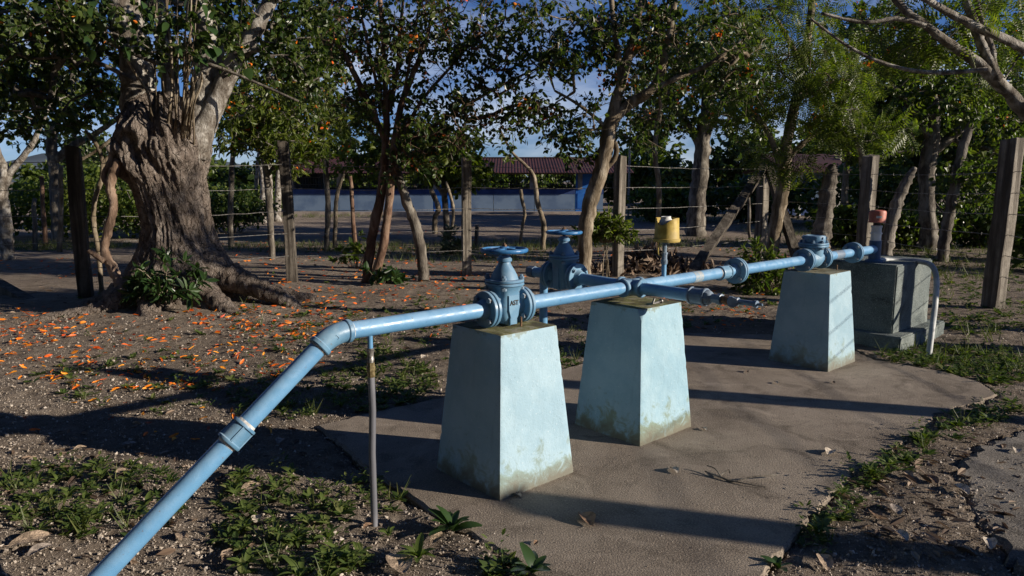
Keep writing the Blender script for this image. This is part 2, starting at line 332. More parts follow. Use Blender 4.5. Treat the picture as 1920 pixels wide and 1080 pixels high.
# ================================================================== SETTING
rng = random.Random(7)
SLAB = [(595, 797), (640, 835), (690, 880), (740, 912), (790, 945), (850, 985), (905, 1015), (960, 1050), (1010, 1085), (1070, 1130), (1390, 1130),
        (1440, 1065), (1480, 1015), (1520, 965), (1570, 920), (1605, 885), (1655, 860), (1700, 825), (1740, 800), (1755, 775), (1790, 765), (1835, 755),
        (1872, 738), (1835, 715), (1770, 696), (1700, 684), (1640, 674), (1600, 655), (1520, 634), (1440, 626), (1290, 624), (1180, 655), (1060, 690), (940, 718), (820, 747), (720, 768)]
SLAB = [G(*q).xy for q in SLAB]
OLD = [G(*q).xy for q in [(1795, 905), (1800, 862), (1822, 838), (1870, 822), (1930, 800), (2100, 770), (2300, 900), (2250, 1130), (1960, 1130), (1900, 1060), (1850, 985), (1815, 945)]]
def densify(poly, step, jit, r):
    out = []
    for i, a in enumerate(poly):
        b = poly[(i + 1) % len(poly)]; n = max(1, int((b - a).length / step))
        for k in range(n):
            q = a.lerp(b, k / n); out.append((q.x + r.uniform(-jit, jit), q.y + r.uniform(-jit, jit)))
    return out
SLABP = densify(SLAB, .05, .011, rng); OLDP = densify(OLD, .04, .03, rng)
def inpoly(x, y, poly):
    x = np.asarray(x, float); y = np.asarray(y, float); c = np.zeros(x.shape, bool); n = len(poly); j = n - 1
    for i in range(n):
        xi, yi = poly[i]; xj, yj = poly[j]
        if yi != yj: c ^= ((yi > y) != (yj > y)) & (x < (xj - xi) * (y - yi) / (yj - yi) + xi)
        j = i
    return c
BT = Vector((-4.42, 9.25, 0))                # the big tree
def gz0(x, y):
    x = np.asarray(x, float); y = np.asarray(y, float)
    z = -.026 + .020 * np.clip((x - .9) / 1.2, 0, 1) + .034 * vn(x, y, .7, 1) + .022 * vn(x, y, 2.3, 2)
    z += .17 * np.exp(-(((x - BT.x - .1) / 1.25) ** 2 + ((y - BT.y) / 1.1) ** 2))
    return z
def gz(x, y): return float(gz0(x, y))
def make_ground():
    def axis(lo, hi, step, far):
        core = np.arange(lo, hi, step); out = []; a = hi; s = step
        while a < far: out.append(a); s *= 1.16; a += s
        out2 = []; a = lo - step; s = step
        while a > -far: out2.append(a); s *= 1.16; a -= s
        return np.array(out2[::-1] + list(core) + out + [])
    xs = axis(-5.0, 6.4, .026, 2500); ys = axis(1.3, 9.5, .026, 2500)
    ys = ys[ys > -400]
    X, Y = np.meshgrid(xs, ys); Z = gz0(X, Y)
    near = np.clip((14 - np.hypot(X, Y)) / 6, 0, 1)
    Z += near * (.016 * vn(X, Y, 9, 3) + .011 * vn(X, Y, 23, 4) + .006 * vn(X, Y, 37, 5))
    far = np.clip((np.hypot(X, Y) - 14) / 20, 0, 1); Z += far * .12 * vn(X, Y, .12, 6)
    ins = inpoly(X, Y, SLABP) | inpoly(X, Y, OLDP); Z[ins] = np.minimum(Z[ins], -.0) - .10
    n, m = X.shape; V = np.stack([X, Y, Z], -1).reshape(-1, 3); i = np.arange(n * m).reshape(n, m)
    Fq = np.stack([i[:-1, :-1], i[:-1, 1:], i[1:, 1:], i[1:, :-1]], -1).reshape(-1, 4)
    return tag(link('ground', np_mesh('ground', V, Fq, MT['ground'], smooth=True)), 'sandy grey brown dirt yard reaching back to the building', kind='structure')
make_ground()
def slab(name, poly, top, mat, label, wob=0.0, bev=.012):
    """concrete sheet with a crumbled outline; the top is a fine grid so that it can sag"""
    xs = [p[0] for p in poly]; ys = [p[1] for p in poly]; bm = bmesh.new()
    vs_ = [bm.verts.new((x, y, top - bev)) for x, y in poly]
    ctr = Vector((sum(xs) / len(xs), sum(ys) / len(ys)))
    inn = [bm.verts.new((x + (ctr.x - x) / max(.01, (ctr - Vector((x, y))).length) * bev * 1.5, y + (ctr.y - y) / max(.01, (ctr - Vector((x, y))).length) * bev * 1.5, top)) for x, y in poly]
    low = [bm.verts.new((x, y, top - .16)) for x, y in poly]; n = len(poly)
    for i in range(n):
        j = (i + 1) % n
        bm.faces.new((low[i], low[j], vs_[j], vs_[i])); bm.faces.new((vs_[i], vs_[j], inn[j], inn[i]))
    f = bm.faces.new(inn); bmesh.ops.triangulate(bm, faces=[f], ngon_method='BEAUTY')
    if wob:
        tops = [q for q in bm.faces if all(abs(v.co.z - top) < 1e-6 for v in q.verts)]
        for _ in range(3):
            es = {e for q in tops for e in q.edges if e.calc_length() > .12}
            r_ = bmesh.ops.subdivide_edges(bm, edges=list(es), cuts=1)
            bmesh.ops.triangulate(bm, faces=[q for q in bm.faces if len(q.verts) > 3 and all(abs(v.co.z - top) < 1e-6 for v in q.verts)])
            tops = [q for q in bm.faces if all(abs(v.co.z - top) < 1e-6 for v in q.verts)]
        for v in {v for q in tops for v in q.verts}: v.co.z += wob * float(vn(v.co.x, v.co.y, 3, 8) + .6 * vn(v.co.x, v.co.y, 9, 9))
    bmesh.ops.recalc_face_normals(bm, faces=bm.faces); me = bpy.data.meshes.new(name); bm.to_mesh(me); bm.free(); me.materials.append(mat)
    return tag(link(name, me), label, kind='structure')
slab('concrete_pavement', SLABP, 0.0, MT['slab'], 'worn grey brown concrete apron under the blue piers')
slab('old_concrete_pavement', OLDP, .006, MT['oldslab'], 'rough broken concrete patch at the lower right corner', wob=.03, bev=.03)
# far hills
mb = MB(); pts = []
for k in range(41):
    x = -1900 + 95 * k; pts.append((x, 12 + 62 * max(0, 1 - abs(x + 1050) / 700) + 9 * math.sin(k * 1.7) + 5 * math.sin(k * .6)))
vs_ = []; fs = []
for k, (x, z) in enumerate(pts): vs_ += [(x, 1500, -5), (x, 1750, z), (x, 2200, -5)]
for k in range(40):
    a = 3 * k; fs += [(a, a + 3, a + 4, a + 1), (a + 1, a + 4, a + 5, a + 2)]
mb.add(vs_, fs); tag(mb.build('hills', MT['hill']), 'low hills beyond the trees at left, coloured blue for haze', kind='structure')

# ------------------------------------------------------------------ concrete piers
D = Vector((.744, .668, 0)).normalized(); N = Vector((-D.y, D.x, 0)); UP = Vector((0, 0, 1))
def pier(name, corner, base, top, hgt, mat, label, chip=0.0, seed=1):
    """tapered block: corner = its near bottom corner, sides along D and N"""
    r = random.Random(seed); c = Vector((corner[0], corner[1], 0)) + D * base / 2 + N * base / 2
    root = thing(name, label, 'concrete pier', c)
    bm = bmesh.new(); q = []
    for s, z in ((base, -.03), (top, hgt)):
        for a, b in ((-1, -1), (1, -1), (1, 1), (-1, 1)): q.append(bm.verts.new(D * (a * s / 2) + N * (b * s / 2) + UP * z))
    for f in ((3, 2, 1, 0), (4, 5, 6, 7), (0, 1, 5, 4), (1, 2, 6, 5), (2, 3, 7, 6), (3, 0, 4, 7)): bm.faces.new([q[i] for i in f])
    if chip:
        near = q[4]; bmesh.ops.bisect_plane(bm, geom=bm.verts[:] + bm.edges[:] + bm.faces[:], plane_co=near.co - UP * .0 + (D + N) * chip * .6, plane_no=(-(D + N) * .9 + UP * .55).normalized(), clear_outer=True)
        bmesh.ops.holes_fill(bm, edges=[e for e in bm.edges if e.is_boundary])
    bmesh.ops.bevel(bm, geom=bm.edges[:], offset=.007, segments=2, affect='EDGES', profile=.6)
    bmesh.ops.triangulate(bm, faces=[f for f in bm.faces if len(f.verts) > 4])
    for _ in range(5):
        es = [e for e in bm.edges if e.calc_length() > .045]
        if es: bmesh.ops.subdivide_edges(bm, edges=es, cuts=1); bmesh.ops.triangulate(bm, faces=[f for f in bm.faces if len(f.verts) > 4])
    bm.normal_update(); s0 = seed * 10
    for v in bm.verts:
        p = v.co; t = (p.x + p.y) * 1.0
        w = .003 * float(vn(p.x - p.y + t, p.z, 6, s0)) + .003 * float(vn(p.x * 1.3 + p.y, p.z, 21, s0 + 1)) + .003 * float(vn(p.x + p.y * 1.7, p.z, 55, s0 + 2))
        hs_ = (base + (top - base) * max(0, p.z) / hgt) / 2; u_, w_ = abs(p.dot(D)) / hs_, abs(p.dot(N)) / hs_
        if (u_ > .95 and w_ > .95) or (p.z > hgt - .02 and (u_ > .95 or w_ > .95)):          # knocked and rounded arrises
            ch = max(0, float(vn(p.z + p.x * .7, p.y + p.x, 27, s0 + 5)) - .26) * .018; v.co = p - (D * math.copysign(ch, p.dot(D)) + N * math.copysign(ch, p.dot(N))) - UP * (ch * .6 if p.z > hgt - .02 else 0)
            continue
        v.co = p + v.normal * w
    bmesh.ops.recalc_face_normals(bm, faces=bm.faces)
    me = bpy.data.meshes.new(name); bm.to_mesh(me); bm.free(); me.materials.append(mat)
    me.polygons.foreach_set('use_smooth', [True] * len(me.polygons)); me.set_sharp_from_angle(angle=R(40))
    link('body', me, root); return root, c
p1, c1 = pier('concrete_pier', (-.062, 3.385), .55, .40, .832, MT['pier1'], 'tapered pale blue concrete pier nearest the camera carrying the lettered gate valve', seed=1)
p2, c2 = pier('concrete_pier', (.78, 4.13), .55, .41, .832, MT['pier2'], 'tapered pale blue concrete pier in the middle under the pipe cross, chipped corner', chip=.03, seed=2)
p3, c3 = pier('concrete_pier', (2.68, 5.84), .55, .41, .822, MT['pier3'], 'tapered grey blue concrete pier farthest right under the check valve', seed=3)
def stud(parent, px, py, z, h, org, r=.006):
    q = G(px, py, z); mb = MB(); mb.tube([q - UP * .02, q + UP * h], r, 8); return mb.build('anchor_stud', MT['rust'], parent, org)
stud(p1, 977, 611, .834, .05, c1); stud(p3, 1569, 506, .824, .045, c3)
# dirt skirts are left to the ground; the well block with its step
wb = Vector((3.70, 6.76, 0)); W1, W2, WH = .95, .95, .80
blk = thing('well_head_block', 'square stained concrete block with a step, behind the farthest pier', 'concrete block', wb + D * W1 / 2 + N * W2 / 2)
def rbox(name, corner, l1, l2, z0, z1, mat, parent, bev=.012, seed=0, wob=.008, taper=0.0):
    bm = bmesh.new(); q = []
    for z, t in ((z0, 0), (z1, taper)):
        for a, b in ((t, t), (l1 - t, t), (l1 - t, l2 - t), (t, l2 - t)): q.append(bm.verts.new(Vector(corner) + D * a + N * b + UP * z - world_org(parent)))
    for f in ((3, 2, 1, 0), (4, 5, 6, 7), (0, 1, 5, 4), (1, 2, 6, 5), (2, 3, 7, 6), (3, 0, 4, 7)): bm.faces.new([q[i] for i in f])
    bmesh.ops.bevel(bm, geom=bm.edges[:], offset=bev, segments=2, affect='EDGES')
    for _ in range(4):
        es = [e for e in bm.edges if e.calc_length() > .09]
        if es: bmesh.ops.subdivide_edges(bm, edges=es, cuts=1); bmesh.ops.triangulate(bm, faces=[f for f in bm.faces if len(f.verts) > 4])
    bm.normal_update()
    for v in bm.verts: v.co += v.normal * wob * float(vn(v.co.x + v.co.y, v.co.z * 1.2 + v.co.y * .3, 7, seed) + .5 * vn(v.co.x - v.co.y, v.co.z, 23, seed + 1))
    bmesh.ops.recalc_face_normals(bm, faces=bm.faces); me = bpy.data.meshes.new(name); bm.to_mesh(me); bm.free(); me.materials.append(mat)
    return link(name, me, parent)
rbox('upper_block', wb, W1, W2, .12, WH, MT['block'], blk, seed=41)
rbox('step', wb - D * .12 - N * .12 + D * .0, W1 + .3, W2 + .24, -.1, .13, MT['block'], blk, seed=44)

# ================================================================== PIPELINE
ZP = .931; PL = thing('water_pipeline', 'long blue painted steel water pipe with valves crossing the three piers', 'pipeline', (c1.x, c1.y, 0))
def A(t, n=0.0, z=0.0): return Vector((c1.x, c1.y, ZP)) + D * t + N * n + UP * z
PR = .040
def pipe(a, b, r=PR, mat='pipe', parent=PL, name='pipe', n=28):
    mb = MB(); a, b = Vector(a), Vector(b); m = 10
    mb.tube([a.lerp(b, k / m) for k in range(m + 1)], r, n); return mb.build(name, MT[mat], parent)
def ring_prof(M, prof, mat, parent, name, n=32):
    mb = MB(); mb.M = M; mb.lathe(prof, n); return mb.build(name, MT[mat], parent)
BOLT = None
def bolt(parent, pos, axis, length=.075, r=.0085):
    """hex head, washer and shank with a nut"""
    global BOLT
    if BOLT is None:
        mb = MB(); mb.lathe([(.0155, -.5), (.0155, -.33)], 6)
        mb.M = Matrix.Identity(4); mb.lathe([(.0085, -.33), (.0085, .56)], 10); mb.lathe([(.0155, .26), (.0155, .42)], 6)
        vs2 = [(x, y, z * .075) for x, y, z in mb.v]; mb.v = vs2; BOLT = mb.mesh('bolt', MT['boltm'])
    o = link('bolt', BOLT, parent, pos); o.rotation_euler = frame((0, 0, 0), axis, UP).to_euler(); return o
def flange(parent, ctr, axis, r=.098, th=.021, name='flange', hub=1, mat='valve'):
    M = frame(ctr, axis); h = th / 2
    pr = [(.03, -h), (r - .003, -h), (r, -h + .003), (r, h - .003), (r - .003, h), (.058, h), (.050, h + .012 * hub + .001), (.044, h + .030 * hub + .001), (.03, h + .030 * hub + .001)] if hub else [(.03, -h), (r - .003, -h), (r, -h + .003), (r, h - .003), (r - .003, h), (.03, h)]
    return ring_prof(M, pr, mat, parent, name, 40)
def bolts(parent, ctr, axis, rr=.076, n=4, off=45):
    X = frame((0, 0, 0), axis, UP)
    for k in range(n):
        a = R(off + 360 / n * k); bolt(parent, Vector(ctr) + (X @ Vector((rr * math.cos(a), rr * math.sin(a), 0))), axis)
def gasket(parent, ctr, axis, r=.09):
    ring_prof(frame(ctr, axis), [(.03, -.0025), (r, -.0025), (r, .0025), (.03, .0025)], 'gasket', parent, 'gasket', 32)
def flange_pair(parent, ctr, ax, hubs=(1, 1)):
    ax = Vector(ax).normalized()
    flange(parent, Vector(ctr) - ax * .0135, -ax, hub=hubs[0]); flange(parent, Vector(ctr) + ax * .0135, ax, hub=hubs[1]); gasket(parent, ctr, ax); bolts(parent, ctr, ax)
def srect(a, b, z, e=3.2, n=32, off=(0, 0)):
    out = []
    for k in range(n):
        t = 2 * math.pi * k / n; c, s = math.cos(t), math.sin(t)
        out.append((off[0] + a * math.copysign(abs(c) ** (2 / e), c), off[1] + b * math.copysign(abs(s) ** (2 / e), s), z))
    return out
def text_mesh(body, size, depth, mat, M):
    cu = bpy.data.curves.new('t', 'FONT'); cu.body = body; cu.size = size; cu.extrude = depth; cu.align_x = 'CENTER'; cu.align_y = 'CENTER'; cu.offset = .0006
    to = bpy.data.objects.new('t', cu); C.objects.link(to); bpy.context.view_layer.update()
    me = bpy.data.meshes.new_from_object(to.evaluated_get(bpy.context.evaluated_depsgraph_get())); bpy.data.objects.remove(to); bpy.data.curves.remove(cu)
    me.transform(M); me.materials.clear(); me.materials.append(mat); return me
def gate_valve(ctr, ax, label, letter=False, mat='valve'):
    ctr = Vector(ctr); ax = Vector(ax).normalized(); side = UP.cross(ax)          # local x = along the pipe, y = side, z = up
    M = Matrix((ax, side, UP)).transposed().to_4x4(); M.translation = ctr
    mb = MB(); mb.M = M
    mb.loft([srect(.020, .050, -.096), srect(.046, .062, -.082), srect(.064, .070, -.045), srect(.070, .073, .0), srect(.068, .075, .05), srect(.066, .077, .085), srect(.078, .086, .108), srect(.084, .092, .118)])
    mb.M = M @ Matrix.Rotation(R(90), 4, 'Y'); mb.lathe([(.056, -.105), (.050, -.08), (.046, -.05), (.046, .05), (.050, .08), (.056, .105)], 28)
    for s in (-1, 1):                                                       # webs from neck to flange
        mb.M = M; mb.box((0, s * .072, -.01), (.05, .012, .15))
    body = mb.build('gate_valve', MT[mat], PL, ctr); body['label'] = label
    for s in (-1, 1):
        flange_pair(body, ctr + ax * s * .122, ax, (1, 1))
    mb = MB(); mb.M = M
    for z0, z1 in ((.119, .134), (.137, .152)): mb.loft([srect(.092, .100, z0, 2.6), srect(.095, .103, z0 + .003, 2.6), srect(.095, .103, z1 - .003, 2.6), srect(.092, .100, z1, 2.6)])
    mb.build('bonnet_flange', MT[mat], body)
    mb = MB(); mb.M = M
    mb.loft([srect(.070, .078, .1525, 2.4), srect(.063, .070, .175, 2.2), srect(.050, .054, .205, 2), srect(.034, .036, .232, 2), srect(.032, .032, .245, 2)])
    for k in range(4):
        a = R(45 + 90 * k); c, s = math.cos(a), math.sin(a)
        mb.add([(c * .066 - s * .006, s * .066 + c * .006, .152), (c * .066 + s * .006, s * .066 - c * .006, .152), (c * .03 + s * .006, s * .03 - c * .006, .24), (c * .03 - s * .006, s * .03 + c * .006, .24), (c * .02, s * .02, .152), (c * .02, s * .02, .23)], [(0, 1, 2, 3), (0, 3, 5, 4), (1, 4, 5, 2)])
    mb.build('bonnet', MT[mat], body)
    for k in range(4):
        a = R(45 + 90 * k); bolt(body, ctr + M.to_3x3() @ Vector((.088 * math.cos(a), .096 * math.sin(a), .136)), UP)
    mb = MB(); mb.M = M; mb.lathe([(.036, .2445), (.041, .248), (.041, .262), (.033, .266), (.033, .274), (.024, .279)], 24); mb.build('packing_gland', MT[mat], body)
    mb = MB(); mb.M = M; mb.lathe([(.0115, .275), (.0115, .322)], 14); mb.build('stem', MT['rust'], body)
    mb = MB(); mb.M = M
    n = 48; rings = []
    for k in range(n):
        a = 2 * math.pi * k / n; c, s = math.cos(a), math.sin(a)
        rings.append([((.118 + .0105 * math.cos(b)) * c, (.118 + .0105 * math.cos(b)) * s, .306 + .0115 * math.sin(b)) for b in [2 * math.pi * j / 10 for j in range(10)]])
    rings.append(rings[0]); mb.loft(rings, cap=False)
    for k in range(4):
        a = R(20 + 90 * k); c, s = math.cos(a), math.sin(a)
        rr = []
        for t, w, hh, z in ((.018, .017, .006, .314), (.05, .012, .0055, .311), (.085, .011, .005, .307), (.112, .014, .005, .306)):
            rr.append([(c * t - s * w * q, s * t + c * w * q, z + hh * p) for q, p in ((-1, -1), (1, -1), (1, 1), (-1, 1))])
        mb.loft(rr)
    mb.lathe([(.027, .300), (.029, .304), (.029, .320), (.022, .326)], 20)
    mb.build('handwheel', MT['wheel'], body)
    mb = MB(); mb.M = M; mb.lathe([(.014, .326), (.014, .336), (.006, .336), (.006, .345)], 6); mb.build('stem_nut', MT['rust'], body)
    if letter:
        T = M @ Matrix.Translation((0, -.0625, .040)) @ Matrix.Rotation(R(90), 4, 'X')
        mb = MB(); mb.M = M; mb.loft([[(x, -.0735, z) for x, z in ((-.036, -.01), (-.022, -.055), (.022, -.055), (.036, -.01), (.038, .072), (-.038, .072))][::-1], [(x, -.0790, z) for x, z in ((-.034, -.009), (-.021, -.053), (.021, -.053), (.034, -.009), (.036, .070), (-.036, .070))][::-1]])
        mb.build('name_plate', MT[mat], body)
        me = text_mesh('AST', .037, .0018, MT['gasket'], M @ Matrix.Translation((0, -.0800, .030)) @ Matrix.Rotation(R(90), 4, 'X') @ Matrix.Scale(.92, 4, (1, 0, 0)))
        me.transform(Matrix.Translation(-ctr)); link('lettering', me, body, ctr)
    return body
gate_valve(A(0), D, 'blue gate valve with raised letters and bright blue handwheel', True)
gate_valve(A(1.082, .60, .012), -N, 'blue gate valve on the side branch')
# -- run of the main pipe
SLP = R(40.0); DD = (-D * math.cos(SLP) - UP * math.sin(SLP)).normalized()
DD = (DD + N * .045).normalized()
EL = A(-1.02)
pipe(EL + D * .075, A(-.137)); pipe(EL + DD * .07, EL + DD * .52)
pipe(EL + DD * .62, EL + DD * 1.75)
def elbow(ctr, d0, d1, r=PR):
    d0, d1 = Vector(d0).normalized(), Vector(d1).normalized(); L = .075; pts = []
    for k in range(15):
        t = k / 14; a, b = ctr + d0 * L, ctr + d1 * L; pts.append(a.lerp(ctr, t).lerp(ctr.lerp(b, t), t))
    mb = MB(); mb.tube(pts, r + .0085, 30); o = mb.build('elbow', MT['valve'], PL, ctr)
    for d in (d0, d1):
        ring_prof(frame(ctr + d * L, d), [(.04, -.012), (r + .011, -.012), (r + .014, -.008), (r + .014, .008), (r + .011, .012), (.04, .012)], 'valve', o, 'collar')
        ring_prof(frame(ctr + d * (L + .014), d), [(.038, -.003), (r + .0035, -.003), (r + .0015, .006), (.038, .006)], 'tape', o, 'thread_tape')
    return o
e = elbow(EL, D, DD)
# raised casting marks: a diamond and two rings
fr = (D * -.35 - UP * .1 - N * 1.0).normalized(); fc = EL + fr * (PR + .0066) - UP * .008 + D * .012; Fm = frame(fc, fr, UP)
mb = MB(); mb.M = Fm; q = [(.012, 0, .002), (0, .012, .002), (-.012, 0, .002), (0, -.012, .002), (.012, 0, .002)]
mb.tube(q, .0014, 6); mb.M = Fm @ Matrix.Translation((-.012, .026, .001))
for dy in (0, .012): mb.tube([(.005 * math.cos(a), dy + .005 * math.sin(a), .001) for a in [k * math.pi / 5 for k in range(11)]], .0013, 6)
mb.build('casting_mark', MT['valve'], e)
def coupling(ctr, ax, L=.10, r=PR, tape=True, mat='valve'):
    ax = Vector(ax).normalized(); M = frame(ctr, ax, UP)
    o = ring_prof(M, [(.03, -L / 2), (r + .013, -L / 2), (r + .015, -L / 2 + .004), (r + .015, -L / 2 + .012), (r + .009, -L / 2 + .017), (r + .009, L / 2 - .017), (r + .015, L / 2 - .012), (r + .015, L / 2 - .004), (r + .013, L / 2), (.03, L / 2)], mat, PL, 'coupling')
    mb = MB(); mb.M = M
    for k in range(4): 
        a = R(20 + 90 * k); mb.M = M @ Matrix.Rotation(a, 4, 'Z'); mb.box((r + .010, 0, 0), (.007, .008, L - .03))
    mb.build('rib', MT[mat], o)
    if tape:
        for s in (-1, 1): ring_prof(frame(Vector(ctr) + ax * s * (L / 2 + .004), ax * s), [(.03, -.004), (r + .0035, -.004), (r + .001, .007), (.03, .007)], 'tape', o, 'thread_tape')
    return o
coupling(EL + DD * .57, DD)
# thin drain: nipple, fitting, brass union, grey conduit
dp = EL + D * .19
mb = MB(); mb.tube([dp - UP * .036, dp - UP * .10], .0125, 14); dr = mb.build('drain_nipple', MT['pipe'], PL)
ring_prof(frame(dp - UP * .165, UP), [(.01, 0), (.017, 0), (.017, .02), (.015, .024), (.015, .045), (.018, .05), (.018, .068), (.01, .068)], 'steel', PL, 'drain_fitting', 18)
ring_prof(frame(dp - UP * .235, UP), [(.01, 0), (.019, 0), (.019, .028), (.021, .030), (.021, .05), (.0175, .056), (.0175, .069), (.01, .069)], 'brass', PL, 'brass_union', 8)
lo = Vector((dp.x + .004, dp.y - .045, -.05))
mb = MB(); mb.tube([dp - UP * .23, dp - UP * .4 + Vector((.002, 0, 0)), dp - UP * .6 + Vector((-.002, -.02, 0)), lo], .0165, 16); mb.build('drain_pipe', MT['galv'], PL)
# right of the valve: pipe, cross, pipe, coupling + flanges, pipe, check valve ...
pipe(A(.137), A(1.0)); pipe(A(1.16), A(2.13))
mb = MB()
mb.M = frame(A(1.082), D); mb.lathe([(.052, -.085), (.052, .085)], 30); mb.M = frame(A(1.082), N); mb.lathe([(.052, -.085), (.052, .085)], 30)
cr = mb.build('cross_fitting', MT['valve'], PL)
for ax in (D, -D, N, -N): ring_prof(frame(A(1.082) + ax * .082, ax), [(.03, -.012), (.056, -.012), (.059, -.007), (.059, .007), (.055, .012), (.03, .012)], 'valve', cr, 'collar')
for q in (D, N): ring_prof(frame(A(1.082) + q * .098, q), [(.03, -.004), (.0435, -.004), (.041, .007), (.03, .007)], 'rust', cr, 'rust_ring')
pipe(A(1.082, .09), A(1.082, .47, .010)); pipe(A(1.082, -.09), A(1.082, -.46), .038)
pipe(A(1.082, .73, .012), A(1.082, .90, .012), .036)
mb = MB(); mb.M = frame(A(1.082, .90, .012), N); mb.lathe([(.03, -.01), (.043, -.01), (.043, .05), (.03, .052)], 8); mb.build('end_cap', MT['fitting'], PL)
# support legs under branch: two short blue pipes down to the ground
for t, n in ((1.082, .80),):
    q = A(t, n); mb = MB(); mb.tube([q - UP * .03, Vector((q.x, q.y, -.05))], .030 if n > .6 else .026, 20); mb.build('support_leg', MT['pipe'], PL)
# front stub with reducer, elbow and small nipples
coupling(A(1.082, -.50), N, .11, .038, False, 'fitting')
mb = MB(); mb.M = frame(A(1.082, -.555), -N); mb.lathe([(.046, 0), (.046, .014), (.034, .03), (.026, .036), (.026, .075), (.033, .075), (.033, .10), (.024, .104)], 8); mb.build('reducer', MT['fitting'], PL)
mb = MB(); mb.M = frame(A(1.082, -.66), -N); mb.lathe([(.022, 0), (.022, .012), (.029, .014), (.029, .045), (.022, .05)], 8); mb.build('nipple', MT['rust'], PL)
mb = MB(); q = A(1.082, -.715); mb.tube([q + N * .02, q, q - N * .012 - D * .0 - UP * .004], .027, 14); mb.M = frame(q - N * .005, (-N * .5 - D * .75).normalized()); mb.lathe([(.02, 0), (.026, .0), (.026, .045), (.030, .045), (.030, .06), (.018, .06)], 8); mb.build('small_elbow', MT['fitting'], PL)
mb = MB(); mb.M = frame(A(1.082, -.73), -N); mb.lathe([(.024, 0), (.024, .03), (.016, .034), (.016, .13), (.021, .13), (.021, .145), (.008, .147), (.008, .175), (.005, .178)], 12); mb.build('hose_tail', MT['fitting'], PL)
# small bent handle on top of the middle pier
q = A(1.082, -.17); q.z = .845
mb = MB(); mb.tube([q + D * .02 + UP * .03, q + D * .0 + UP * .0, q + D * .05, q + D * .085 + UP * .006], .007, 8); mb.M = frame(q + D * .09 + UP * .006, D); mb.lathe([(.004, -.012), (.014, -.008), (.016, .0), (.012, .01), (.004, .014)], 12); mb.build('anchor_hook', MT['steel'], PL)
# coupling, nipple, flange pair
coupling(A(2.16), D, .12, PR, True); pipe(A(2.22), A(2.30), .036); flange_pair(PL, A(2.335), D, (1, 0)); pipe(A(2.35), A(3.41))
# faded sticker on the pipe
ring_prof(frame(A(1.80), D), [(.0405, -.05), (.0408, -.05), (.0408, .05), (.0405, .05)], 'scuffed', PL, 'worn_patch', 32)['label'] = 'bare worn patch where the paint has rubbed off'
# check valve
CV = A(3.59); M = Matrix((D, UP.cross(D), UP)).transposed().to_4x4(); M.translation = CV
mb = MB(); mb.M = M @ Matrix.Rotation(R(90), 4, 'Y'); mb.lathe([(.060, -.15), (.054, -.11), (.075, -.05), (.082, 0), (.075, .05), (.054, .11), (.060, .15)], 32)
mb.M = M; mb.lathe([(.075, .0), (.082, .05), (.085, .09), (.085, .108)], 28)
cv = mb.build('check_valve', MT['valve'], PL, CV)
for s in (-1, 1): flange_pair(cv, CV + D * s * .165, D)
mb = MB(); mb.M = M
for z0, z1 in ((.106, .122), (.125, .141)): mb.loft([srect(.112, .112, z0, 3), srect(.114, .114, z0 + .003, 3), srect(.114, .114, z1 - .003, 3), srect(.112, .112, z1, 3)])
mb.build('cover_flange', MT['valve'], cv)
mb = MB(); mb.M = M; mb.lathe([(.092, .1405), (.095, .145), (.095, .195), (.090, .203), (.062, .207), (.058, .201), (.01, .201)], 32)
for k in range(10):
    a = 2 * math.pi * k / 10; mb.box((.094 * math.cos(a), .094 * math.sin(a), .185), (.016, .008, .02), a)
mb.build('cover_cap', MT['valve'], cv)
for k in range(8):
    a = R(22.5 + 45 * k); bolt(cv, CV + M.to_3x3() @ Vector((.103 * math.cos(a), .103 * math.sin(a), .124)), UP)
mb = MB(); mb.M = M @ Matrix.Translation((.075, -.078, -.01)) @ Matrix.Rotation(R(90), 4, 'X') @ Matrix.Rotation(R(62), 4, 'Z')
mb.tube([(-.035 + .007 * k, .010 * math.sin(k * 1.9), 0) for k in range(11)], .0025, 6); mb.build('script_mark', MT['gasket'], cv)
pipe(A(3.755), A(4.39)); pipe(A(4.0), A(4.16), .041, 'fitting', name='dark_sleeve'); flange_pair(PL, A(4.41), D, (1, 1)); pipe(A(4.43), A(4.93), .042)
# white riser with dark tee at the well block
wr = A(4.93)
mb = MB(); mb.tube([Vector((wr.x, wr.y, WH - .02)), wr + UP * .085], .056, 24); tee = mb.build('dark_blue_tee', MT['darkblue'], PL)
mb = MB(); mb.M = frame(Vector((wr.x, wr.y, WH)), UP); mb.lathe([(.04, -.005), (.085, -.005), (.085, .018), (.06, .03), (.04, .03)], 28); mb.build('base_flange', MT['darkblue'], PL)
mb = MB(); mb.M = frame(wr, UP); mb.lathe([(.049, .08), (.049, .15), (.056, .152), (.056, .165), (.047, .167), (.047, .215), (.052, .217), (.052, .235), (.04, .237)], 28); mb.build('white_riser', MT['white'], PL)
mb = MB(); mb.M = frame(wr, UP); mb.lathe([(.034, .23), (.034, .272)], 20); mb.build('riser_collar', MT['black'], PL)
# red cap upside down on the riser
rc = thing('red_plastic_cap', 'faded red plastic cap upside down on the white riser at the well block', 'cap', wr + UP * .262)
mb = MB(); mb.M = frame(wr + UP * .262, UP + D * .03); mb.lathe([(.070, .0), (.078, .002), (.079, .014), (.075, .018), (.079, .10), (.074, .116), (.060, .124), (.02, .128)], 32); mb.build('shell', MT['red'], rc)
mb = MB(); mb.M = frame(wr + UP * .262, UP + D * .03) @ Matrix.Identity(4); ca = []
lm = frame(wr + UP * .322, (Vector((-.30, -1, 0)).normalized()), UP)
mb.M = lm; mb.add([(-.011, -.026, .0795), (-.011, .026, .0795), (.011, .026, .0795), (.011, -.026, .0795), (-.011, 0, .0832), (.011, 0, .0832)], [(0, 4, 5, 3), (4, 1, 2, 5)]); mb.build('paper_label', MT['white'], rc)
